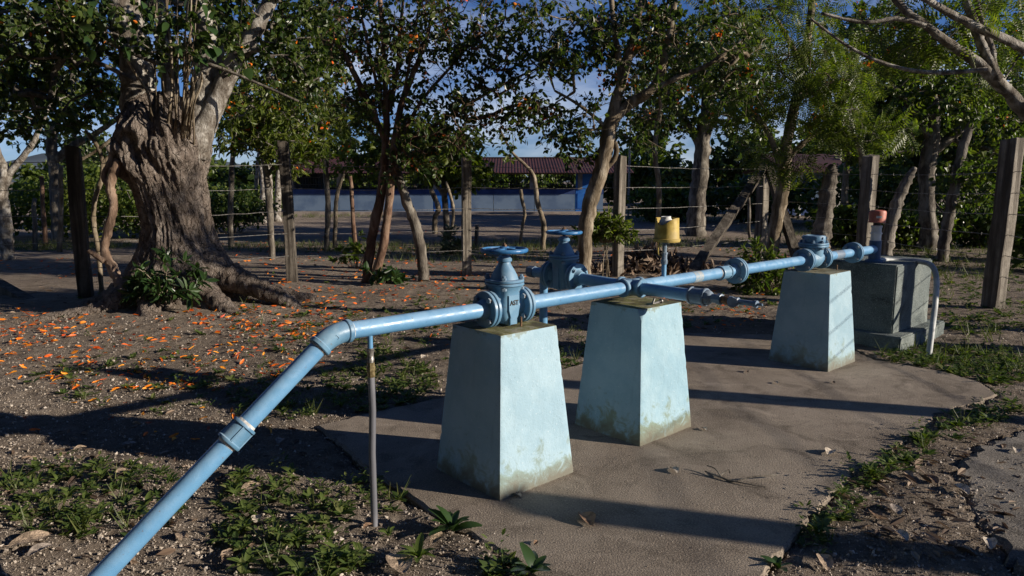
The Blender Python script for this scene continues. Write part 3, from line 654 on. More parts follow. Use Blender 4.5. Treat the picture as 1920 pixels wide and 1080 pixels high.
# riser with small ball valve handle, and the yellow container on top
ry = A(1.425)
mb = MB(); mb.tube([ry + UP * .03, ry + UP * .13], .0165, 16); mb.build('vent_riser', MT['pipe'], PL)
mb = MB(); mb.M = frame(ry, UP); mb.lathe([(.021, .12), (.023, .125), (.023, .15), (.019, .153), (.019, .185), (.023, .187), (.023, .20), (.015, .202), (.015, .258), (.022, .26), (.022, .275), (.012, .276)], 10); mb.build('ball_valve', MT['fitting'], PL)
mb = MB(); q = ry + UP * .170 - D * .0; hx = Vector((-.95, -.1, 0)); rr = []
for o, z, w in ((.018, 0, .008), (.04, .012, .009), (.046, .03, .010), (.047, .105, .010)):
    c = q + hx * o + UP * z; w_ = Vector((.1, -.95, 0)) * w; rr.append([c - w_ - hx * .003, c + w_ - hx * .003, c + w_ + hx * .003, c - w_ + hx * .003])
mb.loft(rr); mb.build('lever_handle', MT['yellow'], PL)
yb = thing('yellow_container', 'cut yellow plastic container sitting on the thin vent riser', 'container', ry + UP * .27)
cy = ry + UP * .27 + Vector((.012, 0, 0)); n = 44; rings = []
cut = lambda a: .045 * max(0.0, math.cos(a - R(228))) ** 3
for r_, z in ((.06, .0), (.086, .001), (.090, .010), (.090, .022), (.083, .024), (.080, .08), (.0765, .16)):
    rings.append([cy + Vector((r_ * math.cos(a), r_ * math.sin(a), z - (cut(a) if z > .1 else 0))) for a in [2 * math.pi * k / n for k in range(n)]])
for r_, z in ((.0745, .16), (.077, .08), (.078, .028)):
    rings.append([cy + Vector((r_ * math.cos(a), r_ * math.sin(a), z - (cut(a) if z > .1 else 0))) for a in [2 * math.pi * k / n for k in range(n)]])
mb = MB(); mb.loft(rings); mb.build('shell', MT['yellow'], yb)
mb = MB(); mb.M = frame(cy + UP * .03, UP + Vector((-.08, 0, 0))); mb.lathe([(.045, 0), (.048, .09), (.042, .115), (.034, .125), (.034, .138), (.03, .14), (.026, .135), (.012, .137), (.004, .139)], 26); mb.build('inner_lid', MT['white'], yb)
# hose
hp = [Vector((wr.x + .05, wr.y + .02, WH + .02))] + [P(px, py, Y) for px, py, Y in ((1672, 488, 7.25), (1705, 489, 7.2), (1728, 491, 7.1), (1745, 497, 7.02), (1754, 512, 6.95), (1756, 535, 6.88), (1753, 575, 6.75), (1748, 615, 6.55), (1742, 655, 6.45))]
hp[-1].z = gz(hp[-1].x, hp[-1].y) - .03
def smooth_path(pts, m=6):
    pts = [Vector(p) for p in pts]; out = []
    for i in range(len(pts) - 1):
        p0, p1_, p2_, p3_ = pts[max(i - 1, 0)], pts[i], pts[i + 1], pts[min(i + 2, len(pts) - 1)]
        for k in range(m):
            t = k / m; out.append(.5 * ((2 * p1_) + (p2_ - p0) * t + (2 * p0 - 5 * p1_ + 4 * p2_ - p3_) * t * t + (3 * p1_ - p0 - 3 * p2_ + p3_) * t ** 3))
    return out + [pts[-1]]
mb = MB(); hs = smooth_path(hp); mb.tube(hs, .026, 16)
ho = mb.build('hose', MT['hose'], None, hp[-1]); tag(ho, 'pale grey hose bending down over the side of the concrete block', 'hose')
# ================================================================== FENCES
def post_mesh(name, w, h, rz, lean=(0, 0), seed=0, cut=.03, w2=None):
    r = random.Random(seed); w2 = w2 or w; bm = bmesh.new(); rings = []
    for z in [-.3 + (h + .3) * k / 8 for k in range(9)]:
        q = []
        for a, b in ((-1, -1), (1, -1), (1, 1), (-1, 1)):
            x, y = a * w / 2 + r.uniform(-.006, .006), b * w2 / 2 + r.uniform(-.006, .006); c, s = math.cos(rz), math.sin(rz)
            zz = z + (r.uniform(-cut, cut) if z > h - .01 else 0)
            q.append(bm.verts.new((x * c - y * s + lean[0] * z + .006 * math.sin(z * 2.3 + seed), x * s + y * c + lean[1] * z, zz)))
        rings.append(q)
    for i in range(8):
        for k in range(4): bm.faces.new((rings[i][k], rings[i][(k + 1) % 4], rings[i + 1][(k + 1) % 4], rings[i + 1][k]))
    bm.faces.new(rings[-1]); bm.faces.new(rings[0][::-1])
    ed = [e for e in bm.edges if abs(e.verts[0].co.z - e.verts[1].co.z) > .05 or min(v.co.z for v in e.verts) > h - .1]
    bmesh.ops.bevel(bm, geom=ed, offset=.008, segments=1, affect='EDGES'); bmesh.ops.recalc_face_normals(bm, faces=bm.faces)
    me = bpy.data.meshes.new(name); bm.to_mesh(me); bm.free(); return me
def fence(label, posts, braces, strands, mat_of):
    o0 = posts[0]; root = thing('barbed_wire_fence', label, 'fence', (o0[0], o0[1], 0)); tops = []
    for i, (x, y, h, w, rz, lx, ly, w2) in enumerate(posts):
        me = post_mesh('post', w, h, rz, (lx, ly), i * 7 + int(abs(x * 10)), w2=w2); me.materials.append(mat_of(i)); link('post', me, root, (x, y, gz(x, y)))
    for a, b, w in braces:
        mb = MB(); a, b = Vector(a), Vector(b); z = (b - a).normalized(); mb.M = frame(a, z, Vector((1, 0, 0)) if abs(z.x) < .8 else UP); L = (b - a).length
        mb.loft([[(q * w / 2, p * w / 2, t * L) for q, p in ((-1, -1), (1, -1), (1, 1), (-1, 1))] for t in (0, .33, .66, 1)])
        mb.build('brace', MT['woodshade'], root)  # the braces' shaded side is painted in by the darker wood copy
    for i in range(len(posts) - 1):
        a, b = posts[i], posts[i + 1]
        for zf in strands:
            pa = Vector((a[0] + a[5] * zf, a[1] + a[6] * zf - .5 * a[3] * .9, zf)); pb = Vector((b[0] + b[5] * zf, b[1] + b[6] * zf - .5 * b[3] * .9, zf)); pts = []
            sag = rng.uniform(.01, .045); m = 14
            for k in range(m + 1):
                t = k / m; q = pa.lerp(pb, t); q.z += -sag * 4 * t * (1 - t) + rng.uniform(-.006, .006); pts.append(q)
            mb = MB(); mb.tube(pts, .0045, 5)
            L = (pb - pa).length; nb = int(L / .16)
            for k in range(nb):
                t = (k + .5) / nb; q = pa.lerp(pb, t); q.z += -sag * 4 * t * (1 - t); u = Vector((rng.uniform(-.2, .2), rng.uniform(-1, 1), rng.uniform(-1, 1))).normalized() * .016
                mb.tube([q - u, q + u], .0022, 3)
            mb.build('wire', MT['wire'], root)
    return root
def base(px, py): q = G(px, py, -.03); return q.x, q.y
b1, b2, b3, b4 = base(162, 562), base(549, 531), base(876, 517), base(1158, 520)
CORN = (5.25, 15.0); PR2 = (5.92, 11.9); PR1 = base(1860, 582)
POSTB = [(-11.2, 9.3, 2.0, .17, .2, 0, 0, None), (*b1, 2.06, .17, .35, -.014, .02, None), (*b2, 2.22, .155, .15, -.02, 0, None), (*b3, 2.02, .15, .22, 0, 0, None), (*b4, 2.03, .15, .55, .004, 0, None), (*CORN, 1.98, .19, .55, 0, 0, None)]
fence('barbed wire fence on square wooden posts running across behind the pipe', POSTB,
      [(P(1292, 508, 12.3) - UP * .1, (CORN[0] - .02, CORN[1] - .12, 1.92), .16), (G(0, 560) + Vector((.42, .1, -.15)), G(-60, 470) + Vector((-1.6, -1.2, 1.3)), .16)],
      (.42, .78, 1.14, 1.5, 1.86), lambda i: MT['woodshade'] if i in (0, 1, 2) else MT['wood'])  # left posts take the wood copy that has shade in its colour
POSTR = [(*CORN, 0, 0, 0, 0, 0, None), (*PR2, 2.04, .185, .5, 0, 0, None), (*PR1, 2.12, .19, .42, .022, 0, None), (6.22, 6.35, 2.0, .19, .5, 0, 0, None), (6.36, 3.86, 1.98, .18, .4, 0, 0, None), (6.45, 1.62, 1.98, .20, .5, 0, 0, None), (6.5, -.9, 1.95, .18, .5, 0, 0, None)]
def fence_right():
    root = fence('barbed wire fence on thick square posts running toward the camera along the right side', POSTR[1:],
                 [(P(1497, 476, 13.6) - UP * .15, (CORN[0] + .02, CORN[1] - .15, 1.95), .15)], (.42, .68, .94, 1.2, 1.46, 1.72), lambda i: MT['wood'])
    a, b = POSTR[0], POSTR[1]
    for zf in (.42, .68, .94, 1.2, 1.46, 1.72):
        pa = Vector((a[0], a[1] - .09, zf)); pb = Vector((b[0], b[1] - .09, zf)); mb = MB(); mb.tube([pa.lerp(pb, k / 8) + UP * rng.uniform(-.008, .008) for k in range(9)], .0034, 5); mb.build('wire', MT['wire'], root)
fence_right()

# ================================================================== FOLIAGE TOOLS
LEAF4 = (np.array([(0, 0, 0), (.30, .28, .05), (.26, .66, .07), (0, 1, -.06), (-.26, .66, .07), (-.30, .28, .05)], float), np.array([(0, 1, 2, 3), (0, 3, 4, 5)]))
LEAFN = (np.array([(0, 0, 0), (.15, .30, .03), (.14, .66, .03), (0, 1, -.08), (-.14, .66, .03), (-.15, .30, .03)], float), np.array([(0, 1, 2, 3), (0, 3, 4, 5)]))
LEAFH = (np.array([(0, 0, 0), (.42, .12, .07), (.38, .55, .09), (0, 1, -.10), (-.38, .55, .09), (-.42, .12, .07)], float), np.array([(0, 1, 2, 3), (0, 3, 4, 5)]))
def frond(pairs=9, wid=.30):
    V = []; Fq = []
    for k in range(pairs):
        t = .12 + .86 * k / (pairs - 1); L = wid * (1 - .5 * abs(t - .45)); z = -.22 * t * t
        for s in (-1, 1):
            b = len(V); V += [(0, t, z), (s * L * .5, t + .005, z + .02), (s * L, t + .10, z - .05), (s * L * .45, t + .075, z + .01)]; Fq.append((b, b + 1, b + 2, b + 3) if s > 0 else (b + 3, b + 2, b + 1, b))
    return np.array(V, float), np.array(Fq)
FROND = frond(8, .36); FEATHER = frond(7, .42)
def scatter(tmpl, pos, axis, up, scale):
    """place a template (grows along +y, faces +z) many times"""
    V, Fq = tmpl; n = len(pos); pos = np.asarray(pos, float); y = np.asarray(axis, float); z = np.asarray(up, float); scale = np.broadcast_to(np.asarray(scale, float), (n,))
    y = y / np.maximum(1e-6, np.linalg.norm(y, axis=1, keepdims=True)); x = np.cross(y, z); x = x / np.maximum(1e-6, np.linalg.norm(x, axis=1, keepdims=True)); z = np.cross(x, y)
    W = (V[None, :, 0, None] * x[:, None, :] + V[None, :, 1, None] * y[:, None, :] + V[None, :, 2, None] * z[:, None, :]) * scale[:, None, None] + pos[:, None, :]
    FF = Fq[None] + (np.arange(n) * len(V))[:, None, None]
    return W.reshape(-1, 3), FF.reshape(-1, Fq.shape[1])
def B(px, py, Y, rx, rz, ry, n): c = P(px, py, Y); return (c, rx / F * Y, ry, rz / F * Y, n)
def grow(stems, blobs, nr, step=.22, wob=.05):
    """stems: list of [(Vector, r), ...]; returns twig paths with radii and the tip list"""
    pos = []; par = []; fixr = []
    for st in stems:
        pts = smooth_path([q for q, _ in st], 4); rs = np.interp(np.linspace(0, 1, len(pts)), np.linspace(0, 1, len(st)), [r for _, r in st])
        for i, (q, r) in enumerate(zip(pts, rs)):
            if i >= len(pts) * .3: pos.append(np.array(q)); par.append(-1); fixr.append(r)
    nst = len(pos); tg = []
    for c, rx, ry, rz, n in blobs:
        u = nr.normal(size=(n, 3)); u /= np.linalg.norm(u, axis=1, keepdims=True); u *= (nr.random((n, 1)) ** .45)
        tg.append(np.array(c)[None] + u * np.array([rx, ry, rz])[None])
    tg = np.concatenate(tg); base_ = np.array(pos)
    d0 = np.array([np.min(np.linalg.norm(base_ - t, axis=1)) for t in tg]); tg = tg[np.argsort(d0)]
    arr = np.zeros((nst + len(tg) * 30, 3)); arr[:nst] = base_; cnt = nst; paths = []
    for t in tg:
        dv = t[None] - arr[:cnt]; d = np.linalg.norm(dv, axis=1); score = d + np.where(dv[:, 2] < 0, .5 * np.abs(dv[:, 2]), 0)
        j = int(np.argmin(score)); L = d[j]
        if L < .05: continue
        m = max(2, min(28, int(L / step) + 1)); a = arr[j].copy(); ids = [j]
        bend = nr.normal(size=3) * L * .10 + np.array([0, 0, L * .10]); pts = []
        for k in range(1, m + 1):
            s = k / m; q = a + (t - a) * s + bend * 4 * s * (1 - s) * .5 + nr.normal(size=3) * wob * step * (k < m)
            arr[cnt] = q; par.append(ids[-1]); fixr.append(0); ids.append(cnt); cnt += 1
        paths.append(ids)
    w = np.zeros(cnt)
    for ids in paths: w[ids[-1]] += 1
    for i in range(cnt - 1, nst - 1, -1): w[par[i]] += w[i]
    return arr[:cnt], paths, w, np.array(fixr + [0] * (cnt - len(fixr)))
def tree(name, label, stems, blobs, seed, bark, leaf, tmpl=LEAF4, lsize=.09, lper=26, group=None, cat='tree', r0=.0055, flowers=0, twigmat=None, droop=.35, spread=.16, jit=.12, tn=10, extra=None, upb=.5, lvar=.35, bare=None):
    nr = np.random.default_rng(seed); rr = random.Random(seed)
    stems = [([(Vector((st[0][0].x, st[0][0].y, gz(st[0][0].x, st[0][0].y) - .12)), st[0][1] * 1.12)] + list(st)) if .02 < st[0][0].z < 1.0 else st for st in stems]   # every stem stands in the ground
    o = stems[0][0][0]; org = Vector((o.x, o.y, gz(o.x, o.y))); root = thing(name, label, cat, org, group)
    mb = MB()
    for st in stems:
        pts = smooth_path([q for q, _ in st], 6); rs = list(np.interp(np.linspace(0, 1, len(pts)), np.linspace(0, 1, len(st)), [r for _, r in st]))
        for i in range(len(rs)): rs[i] *= 1 + .04 * math.sin(i * 1.3 + seed) * (rr.random())
        pts = [q + Vector((rr.uniform(-1, 1), rr.uniform(-1, 1), 0)) * .10 * r for q, r in zip(pts, rs)]
        mb.tube(pts, rs, tn, jit=jit, rnd=rr)
    mb.build('trunk', MT[bark], root, sharp=180)
    if not blobs: return root
    nl = sum(q[4] for q in blobs); arr, paths, w, fr_ = grow(stems, blobs + (bare or []), nr); share = nl / (nl + sum(q[4] for q in bare or []))
    mb = MB()
    for ids in paths:
        rad = []
        for k, i in enumerate(ids): rad.append(r0 * max(.5, w[i]) ** .5 if fr_[i] == 0 else min(fr_[i] * .7, r0 * max(1, w[ids[min(1, len(ids) - 1)]]) ** .5))
        mx_ = max(rad[1:]); rad[0] = min(rad[0], mx_ * 1.3); mb.tube([arr[i] for i in ids], rad, 6 if mx_ > .015 else 4, cap=False)
    LP, LA, TW = [], [], []
    for ids in paths:
        tip = arr[ids[-1]]; d = arr[ids[-1]] - arr[ids[-2]]; d /= max(1e-6, np.linalg.norm(d))
        n = max(3, int(lper * rr.uniform(.6, 1.35)))
        nt_ = 4
        if bare and rr.random() > share: n = 0
        for k in range(nt_):
            e = d * .55 + nr.normal(size=3) * .65 + np.array([0, 0, .1 - droop * .4]); e /= np.linalg.norm(e); L = spread * rr.uniform(.7, 2.0); q = tip - d * L * rr.uniform(0, .8)
            mid = q + e * L * .5 + nr.normal(size=3) * L * .08; end = q + e * L + np.array([0, 0, -droop * L * .35])
            TW.append((q, mid, end))
            for j in range(n // nt_ + (1 if n else 0)):
                s = rr.uniform(.15, 1.05); b = q * (1 - s) + end * s if s > .5 else q * (1 - s) + end * s
                LP.append(b); LA.append(e * .5 + nr.normal(size=3) * .7 + np.array([0, 0, -droop]))
    for q, m_, e in TW: mb.tube([q, m_, e], [r0 * .6, r0 * .5, r0 * .35], 3, cap=False)
    mb.build('branches', MT[twigmat or bark], root, sharp=180)['kind'] = 'stuff'
    LP = np.array(LP); LA = np.array(LA); up = nr.normal(size=(len(LP), 3)) * .75 + np.array([0, 0, upb]); sc = lsize * (1 + lvar * nr.uniform(-1, 1, len(LP)))
    V, Fq = scatter(tmpl, LP, LA, up, sc)
    if extra is not None: extra(nr, LP)
    link('crown', np_mesh('crown', V, Fq, MT[leaf], org), root)['kind'] = 'stuff'
    if flowers:
        cl = LP[nr.integers(0, len(LP), flowers)]; q = np.repeat(cl, 7, 0) + nr.normal(size=(flowers * 7, 3)) * .05
        V, Fq = scatter(LEAF4, q, nr.normal(size=q.shape) + [0, 0, .3], nr.normal(size=q.shape), .065 * nr.uniform(.7, 1.3, len(q)))
        link('blossom', np_mesh('blossom', V, Fq, MT['flower'], org), root)['kind'] = 'stuff'
    return root
def S(Y, *pts):
    """stem from (px, py, radius_px[, Y]) points at depth Y"""
    out = []
    for q in pts:
        y = q[3] if len(q) > 3 else Y; out.append((P(q[0], q[1], y), q[2] / F * y))
    return out
# ================================================================== THE BIG TREE
def big_tree():
    rr = random.Random(5); nr = np.random.default_rng(5)
    root = thing('gnarled_tree', 'huge gnarled tree with burled trunk and spreading roots at left', 'tree', (BT.x, BT.y, 0))
    zs = np.concatenate([np.linspace(-.15, .6, 70), np.linspace(.62, 2.35, 150), np.linspace(2.36, 2.72, 26)]); nth = 300; th = np.linspace(0, 2 * np.pi, nth, endpoint=False)
    prof_z = [-.15, .05, .2, .38, .6, .8, 1.0, 1.3, 1.55, 1.8, 2.0, 2.2, 2.4, 2.55, 2.72]; prof_r = [.95, .88, .76, .66, .55, .46, .405, .405, .43, .47, .51, .50, .45, .36, .10]
    cx = np.interp(zs, [0, .5, 1.0, 1.5, 1.9, 2.7], [.05, .08, .07, .0, -.07, -.05])
    T, Z = np.meshgrid(th, zs); Rr = np.interp(Z, prof_z, prof_r)
    lob = np.zeros_like(T)
    for a, wd, am in ((0.05, .2, .34), (.75, .2, .12), (1.6, .3, .2), (2.5, .3, .2), (3.3, .24, .22), (4.05, .2, .22), (4.75, .2, .12), (5.5, .22, .28)):
        dd = np.angle(np.exp(1j * (T - a))); lob += am * np.exp(-(dd / wd) ** 2)
    k = np.clip((.95 - Z) / 1.0, 0, 1.15) ** 1.5
    Rr = Rr * (1 - .26 * k) + lob * k * 1.25
    # two fused stems higher up: groove toward the camera
    for a, wd, am in ((4.95, .14, .045), (1.8, .2, .06)):
        dd = np.angle(np.exp(1j * (T - a - .12 * np.sin(Z * 2)))); Rr -= am * np.exp(-(dd / wd) ** 2) * np.clip((Z - .7) / .4, 0, 1)
    c, s = np.cos(T) * 3, np.sin(T) * 3
    Rr += .05 * (vn(c + 7, s + Z * .5, .9, 11)) + .035 * vn(c * 1.6 + 3, s * 1.6 + Z * 1.2, 1.6, 12) + .028 * vn(c * 4, s * 4 + Z * 6, 1.5, 13) + .014 * vn(c * 9, s * 9 + Z * 9, 1.6, 14)
    up_ = np.clip((Z - 1.55) / .35, 0, 1); low_ = np.clip((.6 - Z) / .4, 0, 1)
    Rr += up_ * (.16 * vn(c * 1.3 + 9, s * 1.3 + Z * 3.2, 1.3, 15) + .09 * (np.abs(vn(c * 3 + 2, s * 3 + Z * 6.5, 1.2, 16)) - .2))
    Rr += low_ * (.10 * vn(c * 3.2 + 5, s * 3.2 + Z * 3, 1.2, 17) + .04 * vn(c * 8, s * 8 + Z * 8, 1.2, 18))
    for a, z0, wa, wz, am in ((4.1, 1.98, .22, .13, .16), (4.45, 1.75, .16, .10, .10), (3.75, 1.72, .2, .12, .15), (5.1, 2.05, .3, .16, .14), (5.6, 1.85, .24, .14, .10), (4.6, 2.25, .3, .12, .13), (5.4, 2.3, .25, .12, .12), (5.0, 1.45, .12, .08, .05), (5.5, 1.6, .14, .1, .07)):
        dd = np.angle(np.exp(1j * (T - a))); Rr += am * np.exp(-(dd / wa) ** 2 - ((Z - z0) / wz) ** 2)
    rid = lambda f, sd, st: (1 - 2 * np.abs(vn(c * f, s * f + Z * f * st, 1.0, sd))) - .5
    Rr += .010 * rid(2.6, 31, .25) + .010 * rid(6, 32, .5) + .014 * rid(13, 33, .6) + .008 * rid(22, 36, .9) + .05 * low_ * rid(2.2, 34, .9) + .035 * up_ * rid(3.4, 35, 1.3)
    X = BT.x + cx[:, None] + np.cos(T) * Rr; Y = BT.y + np.sin(T) * Rr
    V = np.stack([X, Y, Z], -1).reshape(-1, 3); n = len(zs); i = np.arange(n * nth).reshape(n, nth); j = np.roll(i, -1, 1)
    Fq = np.stack([i[:-1], j[:-1], j[1:], i[1:]], -1).reshape(-1, 4)
    link('trunk', np_mesh('trunk', V, Fq, MT['barkbig'], (BT.x, BT.y, 0), smooth=True), root)
    def rt(pts, n=16):
        mb = MB(); q = smooth_path([p for p, _ in pts], 9); rs = np.interp(np.linspace(0, 1, len(q)), np.linspace(0, 1, len(pts)), [r for _, r in pts]); rs = [r * (1 + rr.uniform(-.13, .13)) for r in rs]
        mb.tube(q, rs, n, jit=.12, rnd=rr); return mb.build('root', MT['barkbig'], root, sharp=180)
    g = lambda px, py, z, r: (G(px, py, 0) + UP * z, r)
    o = BT
    rt([(o + Vector((.45, -.15, .55)), .20), (o + Vector((.85, -.2, .36)), .17), (o + Vector((1.2, -.28, .24)), .13), (o + Vector((1.5, -.32, .12)), .11), (o + Vector((1.68, -.34, -.02)), .08), (o + Vector((1.8, -.4, -.1)), .05)])
    rt([(o + Vector((.4, -.35, .35)), .20), (o + Vector((.75, -.6, .14)), .15), (o + Vector((1.0, -.78, .02)), .10), (o + Vector((1.25, -.95, -.07)), .06)])
    rt([(o + Vector((-.25, -.45, .3)), .2), (o + Vector((-.5, -.75, .08)), .13), (o + Vector((-.9, -.95, -.01)), .085), (o + Vector((-1.4, -1.15, -.05)), .06), (o + Vector((-1.9, -1.3, -.10)), .04)])
    rt([(o + Vector((-.4, -.1, .35)), .18), (o + Vector((-.75, -.2, .12)), .12), (o + Vector((-1.1, -.15, -.0)), .07), (o + Vector((-1.4, -.1, -.09)), .04)])
    rt([(o + Vector((0, -.6, .25)), .18), (o + Vector((.1, -.95, .04)), .12), (o + Vector((.2, -1.25, -.07)), .07)])
    rt([(o + Vector((.6, .2, .2)), .16), (o + Vector((1.3, .35, .05)), .10), (o + Vector((2.0, .3, -.06)), .06)])
    # limbs
    LIMB = [S(9.25, (272, 262, 34), (262, 190, 31), (258, 120, 29), (242, 60, 27), (230, 0, 27), (222, -120, 25), (200, -300, 20)),
            S(9.3, (358, 290, 32), (380, 205, 28), (392, 120, 25), (384, 50, 23), (372, 0, 22), (368, -120, 20), (390, -300, 16)),
            S(9.2, (352, 300, 26), (398, 205, 18), (440, 115, 15), (468, 75, 14), (492, 30, 13), (530, -40, 12), (600, -160, 9)),
            S(9.4, (330, 250, 18), (318, 150, 14), (306, 60, 12), (296, -60, 10), (280, -200, 8))]
    for st in LIMB:
        mb = MB(); q = smooth_path([p for p, _ in st], 7); rs = np.interp(np.linspace(0, 1, len(q)), np.linspace(0, 1, len(st)), [r for _, r in st]); rs = [r * (1 + rr.uniform(-.08, .08)) for r in rs]
        mb.tube(q, rs, 18, jit=.07, rnd=rr); mb.build('limb', MT['barkpale'], root, sharp=180)
    for k in range(19):                                              # upright water sprouts from the fork
        x0 = rr.uniform(283, 366); x1 = x0 + (x0 - 325) * rr.uniform(.1, 1.1) + rr.uniform(-25, 25); h = rr.uniform(-80, 170); r_ = rr.uniform(1.1, 3.4); f = rr.uniform(.35, .6); Y1 = rr.uniform(8.5, 8.8)
        mb = MB(); q = smooth_path([P(x0, 278, 9.1), P(x0, 244, 8.85), P(x0 + (x1 - x0) * .35 + rr.uniform(-8, 8), 244 + (h - 244) * f, Y1), P(x0 + (x1 - x0) * .75 + rr.uniform(-8, 8), 244 + (h - 244) * .8, Y1), P(x1, h, Y1 - rr.uniform(-.2, .3))], 5)
        mb.tube(q, [r_ / F * 9 * (1 - .025 * j) for j in range(len(q))], 7, jit=.1, rnd=rr); mb.build('sprout', MT['barktan'], root, sharp=180)
    stems = LIMB + [S(9.0, (300, 120, 5), (150, 60, 4), (20, 20, 3)), S(8.9, (320, 100, 5), (420, 130, 3), (560, 190, 2)), S(8.9, (250, 150, 5), (160, 110, 3.5), (60, 110, 2.5))]
    mb = MB()
    for st in stems[4:]: mb.tube(smooth_path([p for p, _ in st], 6), list(np.interp(np.linspace(0, 1, 6 * (len(st) - 1) + 1), np.linspace(0, 1, len(st)), [r for _, r in st])), 7)
    blobs = [B(90, 60, 9.3, 170, 90, 1.6, 100), B(60, 175, 9.8, 120, 70, 1.3, 54), B(130, 30, 8.7, 80, 70, .9, 40), B(330, 20, 11.0, 170, 80, 1.0, 80), B(500, 60, 9.6, 110, 90, 1.2, 80), B(320, 75, 8.5, 60, 60, .3, 14), B(560, 150, 10.0, 60, 50, .8, 22), B(200, -150, 9.3, 240, 70, 1.6, 50), B(480, -130, 9.5, 220, 80, 1.6, 40)]
    arr, paths, w, fr_ = grow(stems, blobs, nr); r0 = .0058
    for ids in paths:
        rad = [r0 * max(.5, w[i]) ** .5 if fr_[i] == 0 else r0 * max(1, w[ids[1]]) ** .5 for i in ids]; mb.tube([arr[i] for i in ids], rad, 5, cap=False)
    LP, LA = [], []
    for ids in paths:
        tip = arr[ids[-1]]; d = arr[ids[-1]] - arr[ids[-2]]; d /= np.linalg.norm(d) + 1e-6
        for k in range(4):
            e = d * .5 + nr.normal(size=3) * .7; e /= np.linalg.norm(e); L = .18 * rr.uniform(.7, 2.1); mb.tube([tip, tip + e * L * .5, tip + e * L - np.array([0, 0, .15 * L])], [.003, .0025, .002], 3, cap=False)
            for j in range(9): s_ = rr.uniform(.1, 1.05); LP.append(tip + e * L * s_); LA.append(e * .4 + nr.normal(size=3) * .6 + np.array([0, 0, -.55]))
    mb.build('branches', MT['barkgrey'], root, sharp=180)['kind'] = 'stuff'
    LP = np.array(LP); LA = np.array(LA); V, Fq = scatter(LEAFH, LP, LA, nr.normal(size=LP.shape) * .8 + [0, 0, .5], .072 * nr.uniform(.5, 1.3, len(LP)))
    link('crown', np_mesh('crown', V, Fq, MT['leafdark'], (BT.x, BT.y, 0)), root)['kind'] = 'stuff'
    # the large heart shaped leaves that hang in front of the fork, each a part
    me = []
    for k in range(3):
        m = MB(); L = 7; vs2 = []; f2 = []
        for i_ in range(L):
            t = i_ / (L - 1); wd = .42 * math.sin(math.pi * min(1, t * .93 + .10)) ** .8 * (1.15 - .55 * t); z = -.22 * t * t * (1 + .3 * k)
            vs2 += [(-wd, t, z + .10 * wd), (0, t, z - .02), (wd, t, z + .10 * wd)]
        for i_ in range(L - 1):
            b = 3 * i_; f2 += [(b, b + 1, b + 4, b + 3), (b + 1, b + 2, b + 5, b + 4)]
        m.add(vs2, f2); me.append(m.mesh('leaf', MT['leafbig'], sharp=180))
    for k in range(46):
        px, py = rr.uniform(150, 470), rr.uniform(-10, 130); Y0 = rr.uniform(8.2, 8.8)
        if k < 14: px, py = [(310, 10), (330, 40), (378, 60), (322, 82), (345, 88), (372, 108), (330, 88), (385, 20), (160, 65), (165, 80), (125, 58), (245, 95), (300, 45), (270, 5)][k]
        o_ = link('leaf', me[k % 3], root, P(px, py, Y0)); s_ = rr.uniform(.10, .165); o_.scale = (s_, s_, s_); o_.rotation_euler = (rr.uniform(-1.3, -.2), rr.uniform(-.5, .5), rr.uniform(-2.6, 2.6))
    V, Fq = scatter(LEAF4, LP[nr.integers(0, len(LP), 90)] + nr.normal(size=(90, 3)) * .05, nr.normal(size=(90, 3)), nr.normal(size=(90, 3)), .05)
    link('blossom', np_mesh('blossom', V, Fq, MT['flower'], (BT.x, BT.y, 0)), root)['kind'] = 'stuff'
big_tree()
def rosette_shrub(name, label, ctr, rad, n, lsize, leaf, seed, stemmat='barktan', tmpl=LEAFN, cat='shrub', group=None, stems=7, up=.55):
    """leafy shrub: thin stems from the base and leaves in whorls at their ends"""
    nr = np.random.default_rng(seed); c = Vector(ctr); root = thing(name, label, cat, c, group); mb = MB(); LP, LA = [], []
    if c.z > .3:
        for k in range(4): mb.tube([(c.x + nr.uniform(-.1, .1), c.y + nr.uniform(-.1, .1), -.06), (c.x + nr.uniform(-.05, .05), c.y, c.z * .5), (c.x + nr.uniform(-.08, .08), c.y, c.z + .05)], [.011, .009, .007], 6)
    for k in range(n):
        u = nr.normal(size=3); u /= np.linalg.norm(u); u[2] = abs(u[2]); t = np.array(c) + u * np.array(rad) * nr.uniform(.45, 1.0); b = np.array(c) + np.array([u[0] * rad[0] * .15, u[1] * rad[1] * .15, -.03])
        m_ = (b + t) / 2 + np.array([0, 0, .15 * rad[2]]); mb.tube(smooth_path([b, m_, t], 3), [.006] * 3 + [.0045] * 3 + [.003], 4, cap=False); d = t - m_; d /= np.linalg.norm(d) + 1e-6
        for j in range(9): LP.append(t - d * .10 * nr.random() * min(1, rad[2] * 2)); LA.append(d * .35 + nr.normal(size=3) * .75 + np.array([0, 0, -.15]))
    mb.build('stems', MT[stemmat], root, sharp=180); LP = np.array(LP); V, Fq = scatter(tmpl, LP, np.array(LA), nr.normal(size=LP.shape) * .5 + [0, 0, up], lsize * nr.uniform(.6, 1.3, len(LP)))
    link('foliage', np_mesh('foliage', V, Fq, MT[leaf], c), root)['kind'] = 'stuff'; return root
rosette_shrub('leafy_shrub', 'glossy green shrub sprouting against the foot of the gnarled trunk', (BT.x + .25, BT.y - .78, .18), (.62, .32, .62), 46, .15, 'leafbig', 61)
